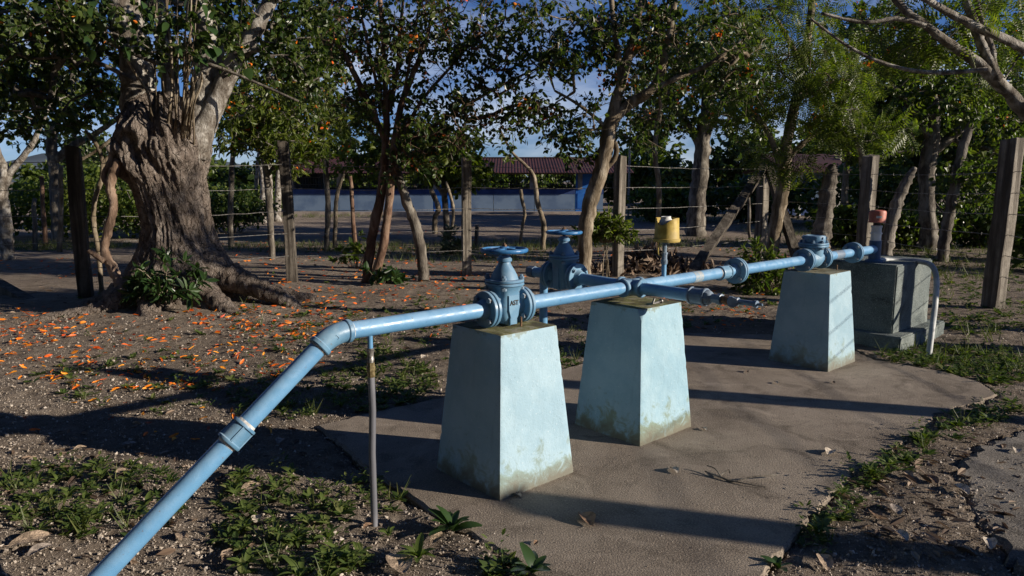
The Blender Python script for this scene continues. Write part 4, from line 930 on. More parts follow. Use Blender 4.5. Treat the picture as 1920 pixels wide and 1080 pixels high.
def dead_stem(label, *paths, mat='dead'):
    root = thing('dead_stem', label, 'dead wood', (paths[0][0][0].x, paths[0][0][0].y, gz(paths[0][0][0].x, paths[0][0][0].y))); rr = random.Random(len(label))
    for i_, st in enumerate(paths):
        if i_ == 0 and st[0][0].z > .02: st = [(Vector((st[0][0].x, st[0][0].y, gz(st[0][0].x, st[0][0].y) - .12)), st[0][1] * 1.1)] + list(st)
        mb = MB(); q = smooth_path([p for p, _ in st], 8); rs = np.interp(np.linspace(0, 1, len(q)), np.linspace(0, 1, len(st)), [r for _, r in st]); mb.tube(q, [r * (1 + rr.uniform(-.12, .12)) for r in rs], 10, jit=.12, rnd=rr); mb.build('stem', MT[mat], root, sharp=180)
dead_stem('twisted bleached dead stem leaning beside the left of the gnarled trunk',
          S(8.75, (185, 578, 9), (225, 545, 11), (212, 505, 9), (196, 470, 8), (203, 430, 8), (213, 385, 8), (207, 352, 8), (214, 320, 9), (222, 300, 7)), S(8.7, (196, 490, 6), (178, 478, 5), (165, 470, 3)), S(8.8, (206, 350, 6), (195, 330, 5), (207, 300, 5), (210, 275, 4)))
dead_stem('slim pale crooked stem just behind the dark left fence post', S(10.2, (184, 470, 4), (176, 420, 4), (178, 375, 4), (190, 335, 4), (192, 300, 4), (180, 270, 3.5), (160, 245, 3)), S(10.2, (192, 305, 4), (212, 285, 3), (225, 265, 2)), S(10.2, (150, 300, 3), (185, 280, 3), (215, 255, 2.5)), mat='barktan')

# ================================================================== OTHER TREES
T2 = [S(11.3, (686, 534, 10), (697, 450, 9), (714, 365, 9), (722, 300, 8), (724, 200, 5.5), (720, 100, 4.5), (712, 0, 4), (705, -90, 3)),
      S(11.2, (698, 532, 8), (716, 470, 8), (727, 400, 8), (736, 300, 7), (752, 200, 6), (780, 125, 4.5), (805, 50, 3.5), (820, -60, 3)),
      S(11.3, (724, 270, 5), (690, 190, 5.5), (665, 140, 5.5), (640, 90, 4.5), (600, 20, 4)),
      S(11.2, (738, 290, 4.5), (800, 245, 4), (870, 200, 3), (960, 150, 2.2), (1050, 110, 1.6)),
      S(11.3, (730, 210, 4.5), (745, 130, 3.5), (750, 60, 3), (760, -40, 2)),
      S(11.2, (737, 285, 4), (790, 190, 3), (850, 120, 2.4), (900, 60, 1.8)), S(11.3, (724, 230, 3.5), (700, 130, 3), (680, 40, 2.5), (660, -40, 2)), S(11.2, (752, 200, 3), (775, 80, 2.5), (790, -20, 2))]
tree('multi_stem_tree', 'slender reddish multi stemmed tree with dark leaves right of the gnarled tree', T2,
     [B(700, 60, 11.3, 140, 90, 1.3, 110), B(860, 40, 11.2, 150, 60, 1.3, 110), B(690, 200, 11.6, 90, 60, .8, 40), B(840, 235, 11, 95, 70, .9, 70), B(980, 130, 11, 110, 45, .8, 38), B(640, 30, 11.5, 80, 70, 1, 30), B(960, 220, 11, 90, 40, .7, 22), B(760, -80, 11.3, 260, 60, 1.3, 40), B(900, 90, 11, 60, 40, .7, 24), B(775, 300, 10.9, 60, 45, .5, 26)],
     21, 'barkred', 'leafdark', LEAF4, .078, 17, r0=.005, flowers=34, bare=[B(700, 120, 11.3, 110, 110, 1.0, 70), B(820, 150, 11.2, 130, 80, .9, 60), B(960, 210, 11.0, 100, 60, .8, 34)])
tree('leaning_sapling', 'mottled bent sapling stem leaning left beside the reddish multi stemmed tree', [S(11.4, (794, 526, 11), (790, 480, 10), (781, 430, 10), (765, 385, 9), (752, 345, 8), (742, 310, 6))], [B(800, 300, 11.2, 30, 30, .3, 6)], 22, 'barkgrey', 'leafdark', LEAF4, .12, 10, cat='sapling')
T3 = [S(11, (1094, 500, 13), (1098, 430, 14), (1110, 370, 14), (1128, 315, 14), (1140, 255, 14), (1158, 180, 10), (1178, 110, 8), (1195, 40, 7), (1212, -60, 5)),
      S(11, (1142, 235, 10), (1180, 195, 11), (1225, 165, 8), (1248, 100, 7), (1262, 20, 6), (1275, -60, 4)), S(11, (1165, 165, 7), (1160, 110, 6), (1150, 40, 5), (1140, -60, 4)), S(10.8, (1205, 178, 6), (1260, 150, 5), (1330, 120, 4), (1400, 70, 3)), S(11, (1120, 330, 6), (1155, 290, 5), (1140, 245, 4), (1090, 200, 3), (1040, 170, 2))]
tree('pale_stem_tree', 'pale forked tree behind the side branch valve, right of the sky gap', T3,
     [B(1060, 70, 11, 90, 80, 1, 90), B(1190, 60, 11.2, 110, 90, 1.2, 80), B(1330, 70, 10.9, 120, 100, 1.1, 84), B(1210, -80, 11, 240, 60, 1.2, 34), B(1090, 250, 11, 55, 60, .5, 24), B(1220, 230, 11.5, 60, 50, .6, 20), B(1380, 150, 10.8, 60, 50, .7, 34)],
     23, 'barktan', 'leafdark', LEAF4, .08, 20, r0=.005, flowers=24, bare=[B(1180, 110, 11, 110, 110, 1, 45), B(1060, 220, 11, 90, 60, .7, 24)])
tree('thick_far_trunk_tree', 'thick trunked tree standing across the yard right of the red roof', [S(21, (1303, 445, 20), (1306, 390, 17), (1312, 330, 15), (1318, 270, 14), (1326, 200, 13), (1330, 120, 11)), S(21, (1318, 260, 9), (1350, 200, 7), (1390, 150, 5)), S(21, (1316, 280, 8), (1280, 220, 6), (1240, 180, 4))],
     [B(1320, 150, 21, 130, 90, 2.2, 150), B(1255, 220, 21, 60, 60, 1.5, 45), B(1400, 200, 21, 70, 70, 1.6, 60)], 24, 'barkgrey', 'leafmid', LEAF4, .13, 22, r0=.008, flowers=20)
T5 = [S(14, (1447, 475, 12), (1455, 420, 12), (1466, 360, 12), (1472, 310, 12), (1476, 265, 10), (1488, 205, 9), (1504, 130, 8), (1516, 60, 7), (1524, -10, 6), (1535, -90, 4)),
      S(14, (1464, 325, 6), (1455, 285, 6), (1438, 245, 5), (1408, 205, 5), (1388, 165, 4), (1382, 120, 3)), S(14, (1474, 300, 5), (1505, 270, 5), (1535, 245, 4), (1570, 225, 3)), S(13.8, (1490, 200, 5), (1520, 165, 4), (1560, 130, 3)), S(14, (1505, 120, 5), (1470, 60, 4), (1440, 10, 3))]
tree('feather_leaf_tree', 'slim curved tree with feathery leaves in front of the fence corner post', T5,
     [B(1430, 60, 13.8, 130, 80, 1.4, 70), B(1540, 150, 13.6, 90, 80, 1.2, 60), B(1395, 205, 13.8, 60, 45, .7, 12), B(1425, 275, 13.8, 30, 25, .4, 4), B(1500, 305, 13.6, 35, 20, .4, 5), B(1550, 235, 13.6, 50, 35, .6, 11), B(1500, -60, 14, 160, 50, 1.2, 18)], 25, 'barktan', 'leaflime', FROND, .30, 8, r0=.005, flowers=18, upb=.9)
T6 = [[(Vector((6.75, 7.35, -.1)), .15), (Vector((6.55, 7.25, .9)), .13), (Vector((6.2, 7.1, 1.7)), .10), (P(1945, 225, 7.0), .075), (P(1890, 172, 6.95), .06), (P(1838, 122, 6.9), .052), (P(1800, 95, 6.9), .045), (P(1745, 55, 6.8), .036), (P(1690, 12, 6.8), .032), (P(1640, -60, 6.8), .02)],
      [(Vector((6.3, 7.15, 1.5)), .06), (P(1960, 130, 6.7), .045), (P(1900, 82, 6.6), .040), (P(1840, 55, 6.5), .036), (P(1780, 25, 6.5), .032), (P(1725, -8, 6.4), .028), (P(1640, -60, 6.4), .015)],
      S(6.9, (1872, 150, 9), (1845, 95, 8), (1825, 40, 8), (1808, -10, 7), (1790, -80, 5)), S(6.9, (1866, 148, 6), (1858, 90, 6), (1838, 30, 5), (1820, -40, 4)), S(6.8, (1850, 130, 4), (1780, 136, 4), (1710, 132, 3.5), (1640, 112, 3), (1580, 80, 2.5), (1520, 35, 2)), S(6.7, (1735, 48, 5), (1680, 35, 4), (1620, 42, 3), (1540, 25, 2.5))]
tree('overhanging_tree', 'smooth grey branched tree reaching in from the right edge over the fence', T6,
     [B(1800, 20, 7.2, 140, 60, .8, 24), B(1900, 110, 7.3, 60, 60, .6, 9), B(1680, 60, 7.3, 90, 50, .7, 14), B(1740, -110, 6.8, 200, 60, .9, 9)], 26, 'barkpale', 'leaflime', FROND, .22, 7, r0=.0045, upb=.9)
tree('dark_crowned_tree', 'broad dark crowned tree behind the right fence, trunk forking low', [S(16.5, (1742, 440, 15), (1738, 380, 14), (1737, 320, 14), (1745, 275, 14), (1752, 230, 10), (1748, 170, 8), (1740, 90, 6)), S(16.5, (1745, 285, 9), (1775, 265, 9), (1810, 235, 7), (1860, 200, 5)), S(16.5, (1745, 260, 8), (1715, 210, 6), (1680, 170, 5))],
     [B(1720, 170, 16.5, 130, 80, 2.2, 140), B(1840, 210, 16.5, 110, 80, 2.0, 120), B(1640, 240, 16.8, 80, 70, 1.6, 70), B(1760, 70, 16.5, 200, 70, 1.8, 80), B(1900, 300, 17, 60, 60, 1.4, 50)], 27, 'barkgrey', 'leafmid', LEAF4, .125, 20, r0=.007, flowers=40)
tree('leaning_tree', 'thin dark tree leaning right between the two right fence posts', [S(14.2, (1768, 472, 10), (1776, 420, 10), (1786, 370, 9), (1796, 320, 9), (1806, 275, 8), (1825, 220, 6)), S(14.2, (1784, 385, 4), (1790, 350, 4), (1788, 310, 3))], [B(1850, 330, 14, 70, 60, .8, 40), B(1830, 200, 14, 50, 40, .7, 20)], 28, 'barkgrey', 'leafmid', LEAF4, .12, 16)
dead_stem('thick split log stake standing behind the check valve', S(13.4, (1538, 462, 17), (1545, 410, 16), (1552, 360, 15), (1558, 325, 12), (1561, 308, 5)), mat='barkgrey')
dead_stem('curved flat plank stake standing right of the red cap', S(11.6, (1659, 480, 13), (1668, 430, 12), (1682, 380, 11), (1700, 340, 9), (1716, 314, 4)), mat='wood')
tree('bent_twig', 'small pale bent sapling with feathery leaves above the tall right post', [S(13, (1618, 420, 5), (1617, 330, 5), (1614, 288, 6), (1606, 260, 6), (1592, 230, 5), (1585, 205, 4))], [B(1600, 215, 13, 50, 40, .5, 12), B(1660, 250, 12.8, 50, 25, .4, 10)], 29, 'barkpale', 'leaflime', FROND, .34, 6, cat='sapling', upb=.9)
# slim trees standing farther back
for nm, lab, st, bl, sd, bk, lf in [('slim_tree', 'slim tall tree behind the fence left of the reddish stems', S(17, (612, 462, 5), (615, 380, 5), (608, 300, 5), (600, 200, 4), (592, 80, 3)), [B(590, 110, 17, 90, 110, 1.6, 110), B(650, 225, 17, 60, 60, 1, 40)], 34, 'barkgrey', 'leafmid'),
                                    ('slim_tree', 'slim tall tree behind the fence between pale forked tree and thick trunk', S(18, (1232, 448, 5), (1236, 360, 5), (1228, 280, 5), (1240, 180, 4), (1235, 60, 3)), [B(1240, 120, 18, 95, 110, 1.6, 110), B(1185, 250, 18, 50, 50, 1, 26)], 35, 'barktan', 'leafmid'),
                                    ('slim_tree', 'slim tall tree behind the right fence, above the tall right post', S(18, (1588, 450, 6), (1584, 360, 6), (1592, 280, 5), (1600, 180, 4), (1604, 60, 3)), [B(1600, 130, 18, 110, 110, 1.6, 120), B(1660, 60, 18, 90, 60, 1.2, 50)], 36, 'barkgrey', 'leafmid'),
                                    ('slim_tree', 'slim tall tree peeking out right behind the gnarled tree', S(18, (432, 420, 5), (434, 330, 5), (440, 230, 4), (436, 100, 3)), [B(430, 100, 18, 90, 90, 1.5, 90)], 37, 'barkgrey', 'leaflime')]:
    tree(nm, lab, [st], bl, sd, bk, lf, LEAF4, .115, 22, r0=.006, flowers=16, group='slim trees behind the fence')
# mid distance and left
tree('left_edge_tree', 'pale forked trunk at the far left edge of the yard', [S(15, (14, 478, 11), (10, 420, 11), (2, 360, 11), (10, 325, 10), (-10, 280, 8), (-30, 200, 6)), S(15, (8, 335, 7), (30, 310, 6), (60, 270, 5), (90, 200, 4))], [B(30, 130, 15, 130, 90, 1.6, 90), B(-40, 40, 15, 140, 90, 1.6, 50)], 30, 'barkpale', 'leafmid', LEAF4, .12, 18)
tree('spreading_tree', 'open branched tree behind the left fence with sky showing through its crown', [S(19, (106, 420, 10), (104, 340, 10), (98, 290, 10), (100, 240, 8), (130, 180, 6), (140, 110, 5)), S(19, (104, 300, 7), (135, 275, 7), (180, 250, 5), (230, 215, 4)), S(19, (100, 260, 6), (70, 200, 5), (40, 150, 4))], [B(120, 160, 19, 120, 80, 2, 100), B(60, 230, 19, 90, 50, 1.6, 55), B(200, 190, 19, 60, 60, 1.5, 40)], 31, 'barkgrey', 'leafmid', LEAF4, .12, 17)
tree('yellow_green_tree', 'feathery yellow green tree just right of the gnarled trunk', [S(15, (508, 440, 6), (505, 380, 6), (498, 320, 6), (490, 250, 5), (500, 170, 4)), S(15, (500, 330, 4), (540, 280, 4), (575, 240, 3))], [B(480, 220, 15, 85, 75, 1.3, 120), B(560, 270, 14.8, 70, 50, 1, 70), B(600, 190, 15.5, 70, 70, 1.2, 60), B(440, 130, 15.5, 60, 60, 1, 40)], 32, 'barkgrey', 'leaflime', LEAFN, .14, 24, r0=.006, flowers=40)
tree('bright_green_tree', 'round bright green leafy tree in front of the school roof', [S(19, (838, 450, 6), (836, 400, 6), (832, 350, 5), (826, 290, 4)), S(19, (834, 370, 4), (800, 320, 3), (770, 290, 2)), S(19, (834, 360, 4), (870, 320, 3), (895, 290, 2))], [B(825, 285, 19, 76, 60, 1.2, 130), B(885, 325, 19, 44, 40, .9, 50), B(700, 290, 19.5, 60, 45, 1.0, 60), B(770, 270, 19.5, 60, 60, 1.2, 60)], 33, 'barkgrey', 'leaflime', LEAF4, .14, 24)
for i, (lab, st) in enumerate([('thin pale sapling stem left of the pole pair in mid yard', S(17, (627, 465, 4), (629, 420, 4), (630, 380, 4), (636, 350, 3.5), (645, 325, 3))),
                               ('crooked bare sapling in front of the wall, taller of the two under the roof', S(17, (1018, 462, 5), (1019, 420, 5), (1008, 380, 4.5), (1000, 330, 4), (985, 310, 3), (960, 285, 2.5), (935, 240, 2))),
                               ('short crooked sapling in front of the wall, lower of the two under the roof', S(17.2, (975, 460, 3), (980, 420, 3), (984, 400, 3), (978, 370, 3.5), (977, 355, 3))),
                               ('forked bare sapling in front of the blue left door', S(22, (815, 410, 5), (822, 390, 5), (810, 360, 4.5), (803, 340, 4))),
                               ('small leaning sapling right of the bright green tree', S(18, (845, 440, 3), (850, 410, 3), (848, 380, 3), (836, 340, 2.5)))]):
    tree('thin_sapling', lab, [st], [B(640, 310, 17, 30, 20, .3, 8)] if i == 0 else ([B(960, 285, 17, 25, 25, .3, 4)] if i == 1 else []), 40 + i, 'barktan', 'leafmid', LEAF4, .13, 8, cat='sapling', group='thin saplings in the yard', tn=8)
for i, (lab, x0, y0, x1, y1, Y, r_, m) in enumerate([('reddish wooden pole standing left in mid yard', 665, 450, 657, 330, 18, 4, 'barkred'), ('short grey stump post left of the saplings', 893, 452, 894, 422, 17.5, 4, 'barkgrey'), ('thin dark stake left of the fence corner', 1406, 437, 1404, 370, 20, 3, 'barkgrey'),
                                                 ('rough pole in the hedge, leftmost behind the left fence', 66, 470, 64, 372, 17, 4, 'barkgrey'), ('dark pole in the hedge, second behind the left fence', 86, 462, 77, 330, 18, 4, 'barkred'), ('pale pole in the hedge nearest the dark left post', 110, 470, 115, 310, 16.5, 4.5, 'barktan')]):
    mb = MB(); a, b = P(x0, y0, Y), P(x1, y1, Y); a.z = min(a.z, gz(a.x, a.y)) - .1; rr_ = random.Random(i); mb.tube([a.lerp(b, k / 7) + Vector((rr_.uniform(-.015, .015), 0, 0)) for k in range(8)], [r_ / F * Y * (1.1 - .03 * k) for k in range(8)], 8, jit=.1, rnd=rr_)
    tag(mb.build('wooden_stake', MT[m], None, a, sharp=180), lab, 'stake', 'stakes in the yard')
# far white trunks at left
for i, (x, w) in enumerate(((492, 7), (503, 8), (520, 7), (478, 5))):
    tree('pale_far_tree', ['pale trunk seen left of the post, second of the far white group', 'pale trunk, thickest of the far white group', 'pale trunk, rightmost of the far white group', 'pale trunk, leftmost of the far white group'][i], [S(29 + i * .4, (x, 402, w), (x + 2, 350, w * .8), (x - 3 + 3 * i, 300, w * .7), (x + 8 * (i - 1), 240, w * .5))], [B(x + 10 * (i - 1), 230, 29, 60, 50, 2.4, 40)], 50 + i, 'barkpale', 'leafmid', LEAF4, .26, 12, group='far pale trunked trees', r0=.012)
# ================================================================== BUILDINGS
def school():
    Y0 = 36.0; x0, x1 = P(548, 400, Y0).x, 4.6; L = x1 - x0
    root = thing('school_building', 'long low pale blue school building with dark red sheet roof', 'building', (x0, Y0, 0))
    def bx(name, mat, a, b, c, d, e, f, par=root):
        mb = MB(); mb.box(((a + b) / 2, (c + d) / 2, (e + f) / 2), (b - a, d - c, f - e)); return mb.build(name, MT[mat], par)
    bx('plinth', 'plinth', x0 - .3, x1 + .3, Y0 - .9, Y0 + 7, -.2, .10)
    dl, dr_ = P(812, 400, Y0).x, P(1078, 400, Y0).x; segs = [(x0, dl), (dl + 1.0, dr_), (dr_ + .95, x1)]
    for a, b in segs:
        n = max(1, round((b - a) / 2.4))
        for k in range(n):
            u, v = a + (b - a) * k / n, a + (b - a) * (k + 1) / n; bx('wall_panel', 'wallpale', u + .012, v - .012, Y0, Y0 + .15, .10, .97)
        bx('wall_band', 'navy', a, b, Y0 - .015, Y0 + .165, .972, 1.20)
    for a in (dl, dr_):
        d = bx('door', 'door', a + .03, a + .93, Y0 + .04, Y0 + .10, .10, 1.98); bx('door_leaf', 'door', a + .12, a + .44, Y0 + .02, Y0 + .05, .25, 1.0, d); bx('door_leaf', 'door', a + .52, a + .84, Y0 + .02, Y0 + .05, .25, 1.0, d)
    k = x0
    while k < x1 + .1:
        bx('column', 'column', k - .11, k + .11, Y0 - .03, Y0 + .19, 1.203, 2.02); k += 2.42
    for a, b in segs:
        mb = MB(); n = int((b - a) / .13)
        for j in range(n): x = a + (j + .5) * (b - a) / n; mb.box((x, Y0 + .08, 1.62), (.025, .025, .84))
        for z in (1.45, 1.8): mb.box(((a + b) / 2, Y0 + .10, z), (b - a, .02, .03))
        mb.build('window_bars', MT['bars'], root)['kind'] = 'stuff'
    bx('rear_wall', 'interior', x0, x1, Y0 + 6, Y0 + 6.2, .1, 1.25); bx('side_wall', 'wallpale', x0, x0 + .15, Y0 + .2, Y0 + 6, .1, 2.0); bx('side_wall', 'wallpale', x1 - .15, x1, Y0 + .2, Y0 + 6, .1, 2.0)
    for z, nm in ((2.02, 'wall_beam'),): bx(nm, 'column', x0, x1, Y0 - .02, Y0 + .18, z, z + .16)
    # corrugated roof sheets, each a part
    ya, yr, yb_, za, zr = Y0 - 1.0, Y0 + 3.1, Y0 + 7.2, 2.02, 2.86
    w = 1.05; k = x0 - .8; i = 0
    while k < x1 + .8:
        for (p0, z0_, p1_, z1_) in ((ya, za, yr, zr), (yb_, za, yr, zr)):
            mb = MB(); top, vs2, fs2 = [], [], []; m = 14; lift = .004 * (i % 2)
            for q in range(m + 1):
                x = k + w * q / m; c = .022 * (1 if q % 2 else -1) * .5 + lift; vs2 += [(x, p0, z0_ + c), (x, p1_, z1_ + c), (x, p1_, z1_ + c - .01), (x, p0, z0_ + c - .01)]
            for q in range(m): b = 4 * q; fs2 += [(b, b + 4, b + 5, b + 1), (b + 3, b + 2, b + 6, b + 7), (b, b + 3, b + 7, b + 4)]
            mb.add(vs2, fs2); mb.build('roof_sheet', MT['roof'], root, smooth=False)
        k += w; i += 1
    bx('ridge_cap', 'roof', x0 - .8, x1 + .8, yr - .18, yr + .18, zr + .0, zr + .04)
school()
def small_house():
    Y0 = 34.0; a, b = P(1470, 380, Y0).x, P(1640, 380, Y0).x; root = thing('small_house', 'small white and blue house half hidden behind the trees at right', 'house', (a, Y0, 0))
    def bx(name, mat, x0, x1, y0, y1, z0, z1, par=root):
        mb = MB(); mb.box(((x0 + x1) / 2, (y0 + y1) / 2, (z0 + z1) / 2), (x1 - x0, y1 - y0, z1 - z0)); return mb.build(name, MT[mat], par)
    bx('wall', 'wallpale', a, b, Y0, Y0 + 4, 0, 2.1); bx('wall_band', 'navy', a - .01, b + .01, Y0 - .012, Y0, .0, .8)
    w = bx('window', 'navy', a + .5, a + 1.3, Y0 - .03, Y0 - .002, 1.05, 1.7); bx('sill', 'white', a + .45, a + 1.35, Y0 - .07, Y0 - .031, 1.0, 1.05, w)
    bx('door', 'bars', a + 2.3, a + 3.1, Y0 - .04, Y0 - .013, .0, 1.85)
    for x in (a + .2, a + 2.0): bx('column', 'white', x, x + .22, Y0 - 1.0, Y0 - .78, 0, 2.0)
    mb = MB(); mb.add([(a - .5, Y0 - 1.4, 2.0), (b + .5, Y0 - 1.4, 2.0), (b + .5, Y0 + 2, 2.9), (a - .5, Y0 + 2, 2.9), (a - .5, Y0 + 5, 2.0), (b + .5, Y0 + 5, 2.0), (a - .5, Y0 - 1.4, 2.05), (b + .5, Y0 - 1.4, 2.05), (b + .5, Y0 + 2, 2.95), (a - .5, Y0 + 2, 2.95), (a - .5, Y0 + 5, 2.05), (b + .5, Y0 + 5, 2.05)], [(3, 2, 1, 0), (5, 2, 3, 4), (6, 7, 8, 9), (10, 9, 8, 11), (0, 1, 7, 6)]); mb.build('roof', MT['roof'], root)
small_house()
q = P(1178, 400, 30); mb = MB(); mb.tube([(q.x, 30, -.2), (q.x, 30, 3.6), (q.x, 30, 5.6)], [.05, .045, .035], 10); mb.tube([(q.x - .02, 30, 5.55), (q.x + .25, 29.9, 5.7)], .02, 6)
tag(mb.build('metal_pole', MT['steel'], None, (q.x, 30, 0)), 'thin grey metal pole rising right of the red roof', 'pole')

# ================================================================== BUSHES AND FAR TREES
def bush(name, label, ctr, rad, n, lsize, leaf, seed, tmpl=LEAF4, group=None, cat='bush'):
    nr = np.random.default_rng(seed); c = Vector(ctr); root = thing(name, label, cat, c, group); mb = MB()
    for k in range(9):
        u = nr.normal(size=3); t = np.array(c) + np.array([u[0] * rad[0] * .45, u[1] * rad[1] * .45, rad[2] * nr.uniform(.9, 1.6)]); b = np.array(c) + np.array([u[0] * rad[0] * .15, u[1] * rad[1] * .15, -.05])
        mb.tube(smooth_path([b, (b + t) / 2 + nr.normal(size=3) * .06, t], 3), np.linspace(.022, .006, 7) * (rad[2] ** .5), 5, cap=False)
    mb.build('stem', MT['barkgrey'], root, sharp=180)
    m = max(10, n // 26); u = nr.normal(size=(m, 3)); u /= np.linalg.norm(u, axis=1, keepdims=True); cc = np.array(c) + np.array([0, 0, rad[2] * .95]) + u * np.array(rad) * (nr.random((m, 1)) ** .4) * .88
    cc[:, 2] = np.maximum(cc[:, 2], .1); q = np.repeat(cc, n // m, 0) + nr.normal(size=(m * (n // m), 3)) * np.array(rad) * .13; q[:, 2] = np.maximum(q[:, 2], .03)
    V, Fq = scatter(tmpl, q, nr.normal(size=q.shape) + [0, 0, -.2], nr.normal(size=q.shape) * .7 + [0, 0, .6], lsize * nr.uniform(.6, 1.4, len(q)))
    link('foliage', np_mesh('foliage', V, Fq, MT[leaf], c), root)['kind'] = 'stuff'; return root
BU = [(-15.5, 21, 2.2, 1.4, .95, 'leafmid', 'green hedge bush at the far left edge'), (-12.6, 20.5, 1.9, 1.3, 1.0, 'leaflime', 'yellow green hedge bush behind the left fence poles'), (-10.6, 21, 1.7, 1.3, 1.05, 'leafmid', 'green hedge bush behind the dead stem'),
      (-9.2, 23, 1.6, 1.2, .8, 'leafdark', 'dark hedge bush behind the gnarled trunk'), (-13.5, 25, 3.2, 1.5, 1.2, 'leafmid', 'tall green bush behind the left hedge'), (-11.2, 30.5, 1.6, 1.0, .75, 'leaflime', 'bright bush left of the far pale trunks'), (-13.8, 31.5, 1.8, 1.0, .85, 'leafmid', 'green bush farther left of the far pale trunks'),
      (6.4, 28, 2.0, 1.0, .8, 'leafmid', 'green bush right of the school building'), (9.5, 27, 2.2, 1.1, 1.0, 'leafdark', 'dark bush behind the fence corner post'), (8.3, 17.6, .9, .7, .55, 'leafmid', 'green bush between the log stake and the tall right post'), (9.9, 17.4, 1.2, .7, .5, 'leafmid', 'green bush behind the red cap'),
      (11.8, 17.5, 1.5, .9, .65, 'leafdark', 'dark green bush behind the leaning tree'), (10.8, 14.4, .9, .7, .75, 'leaflime', 'yellow green bush beside the right fence post'), (9.6, 12.6, .9, .7, .8, 'leafmid', 'leafy bush at the right edge behind the nearest post'), (14.5, 22, 2.6, 1.4, 1.1, 'leafdark', 'dark bush mass at the right edge'), (12.4, 25, 2.5, 1.3, 1.2, 'leafmid', 'tall green bush behind the dark crowned tree')]
for i, (x, y, rx, ry, rz, lf, lab) in enumerate(BU): bush('hedge_bush', lab, (x, y, gz(x, y)), (rx, ry, rz), int(2600 * (1 if y > 16 else .7)), .13 if y < 24 else .2, lf, 70 + i, group='bushes around the yard')
far = [(-34, 58, 5.5, 'left end of the far tree line'), (-24, 54, 4.2, 'far tree above the left hedge'), (-19, 62, 5.2, 'far tree behind the gnarled trunk'), (-13.5, 52, 4.8, 'far tree above the far pale trunks'), (-7.5, 56, 4.9, 'far tree behind the left half of the roof'), (9.5, 50, 4.6, 'far tree at the right end of the roof'),
       (15, 46, 5.0, 'far tree behind the thick trunked tree'), (21, 50, 5.6, 'far tree behind the fence corner'), (27, 44, 5.4, 'far tree behind the small house'), (35, 50, 6.0, 'far tree at the right end of the tree line'), (18, 38, 4.0, 'far tree between house and thick trunk'), (24, 34, 4.6, 'far tree behind the dark crowned tree')]
for i, (x, y, h, lab) in enumerate(far):
    c = Vector((x, y, 0)); rr_ = random.Random(i); st = [[(c + Vector((0, 0, -.1)), .2), (c + Vector((rr_.uniform(-.2, .2), 0, h * .35)), .16), (c + Vector((rr_.uniform(-.5, .5), 0, h * .75)), .08)], [(c + UP * h * .3, .1), (c + Vector((-1.2, 0, h * .55)), .05)], [(c + UP * h * .33, .1), (c + Vector((1.3, 0, h * .6)), .05)]]
    tree('far_tree', lab.replace('far tree', ['dark green tree', 'round crowned tree', 'dense tree'][i % 3]) + ' in the background', st, [(c + UP * h * .68, h * .55, h * .45, h * .36, 90), (c + Vector((rr_.uniform(-1, 1), 0, h * .45)), h * .6, h * .4, h * .3, 60)], 90 + i, 'barkgrey', ['leafdark', 'leafmid', 'leafmid'][i % 3], LEAF4, .36, 16, r0=.012, spread=.4, group='trees in the background')
for i, (x, y, h, lab) in enumerate([(-9.5, 2.5, 9, 'broad unseen tree added to block skylight, left of the yard beside the camera'), (-10, -4, 10, 'broad unseen tree added to block skylight, behind the camera at the left'), (-5.5, -7.5, 10.5, 'broad unseen tree added to block skylight, behind the camera left of the middle'), (.5, -8, 11, 'broad unseen tree added to block skylight, straight behind the camera'), (6.5, -10.5, 10, 'broad unseen tree added to block skylight, behind the camera at the right'), (-13, 6, 9, 'broad unseen tree added to block skylight, left of the yard farther off'),
                                     (-4.5, -3.2, 10, 'spreading unseen tree added to block skylight, close behind the camera at the left'), (3.5, -5, 10, 'spreading unseen tree added to block skylight, close behind the camera at the right'), (21.5, 25.5, 8, 'tall tree right of the yard, level with the small house'), (15.5, 28, 7, 'tall tree right of the small house'), (18, 22.5, 8, 'tall tree right of the yard, behind the right fence')]):
    c = Vector((x, y, 0)); st = [[(c - UP * .1, .26), (c + Vector((.1, 0, h * .4)), .2), (c + Vector((-.1, .2, h * .8)), .09)], [(c + UP * h * .3, .12), (c + Vector((-1.5, .3, h * .6)), .06)], [(c + UP * h * .33, .12), (c + Vector((1.5, -.4, h * .6)), .06)]]
    tree('shade_tree', lab, st, [(c + UP * h * .66, h * .46, h * .42, h * .34, 150), (c + UP * h * .36, h * .46, h * .42, h * .24, 110)], 130 + i, 'barkgrey', 'leafdark', LEAF4, .5 if i < 8 else .26, 24, r0=.012, spread=.4, group='trees around the yard')  # trees beside and behind the camera are added out of view to block skylight
for i, x in enumerate([-30, -25, -20.5, -16, -9, -4.5, -.5, 3.5, 7.5, 11.5, 16, 20.5, 25, 30]):
    bush('far_bush', ['leftmost bush', 'second bush', 'third bush', 'fourth bush', 'fifth bush', 'sixth bush', 'seventh bush', 'eighth bush', 'ninth bush', 'tenth bush', 'eleventh bush', 'twelfth bush', 'thirteenth bush', 'rightmost bush'][i] + ' from the left in the far hedge behind the school building', (x, 47 + (i % 3) * 1.2, 0), (3.2, 1.6, 1.5 + .25 * (i % 2)), 1300, .42, ['leafmid', 'leafdark'][i % 2], 160 + i, group='bushes of the far hedge')
rosette_shrub('young_shrub', 'bright green small leaved shrub around the pale forked trunk and post', (*G(1135, 520).xy, .62), (.62, .4, .62), 120, .115, 'leaflime', 62, tmpl=LEAFN)
rosette_shrub('variegated_bush', 'low bush with pale glints between the flange and the farthest pier', (*G(1432, 545).xy, -.02), (.6, .45, .8), 100, .12, 'leafmid', 63)
rosette_shrub('grey_shrub', 'grey green spiky shrub left of the middle fence post', (*G(850, 476).xy, -.02), (.35, .3, .75), 34, .16, 'leafgrey', 64)
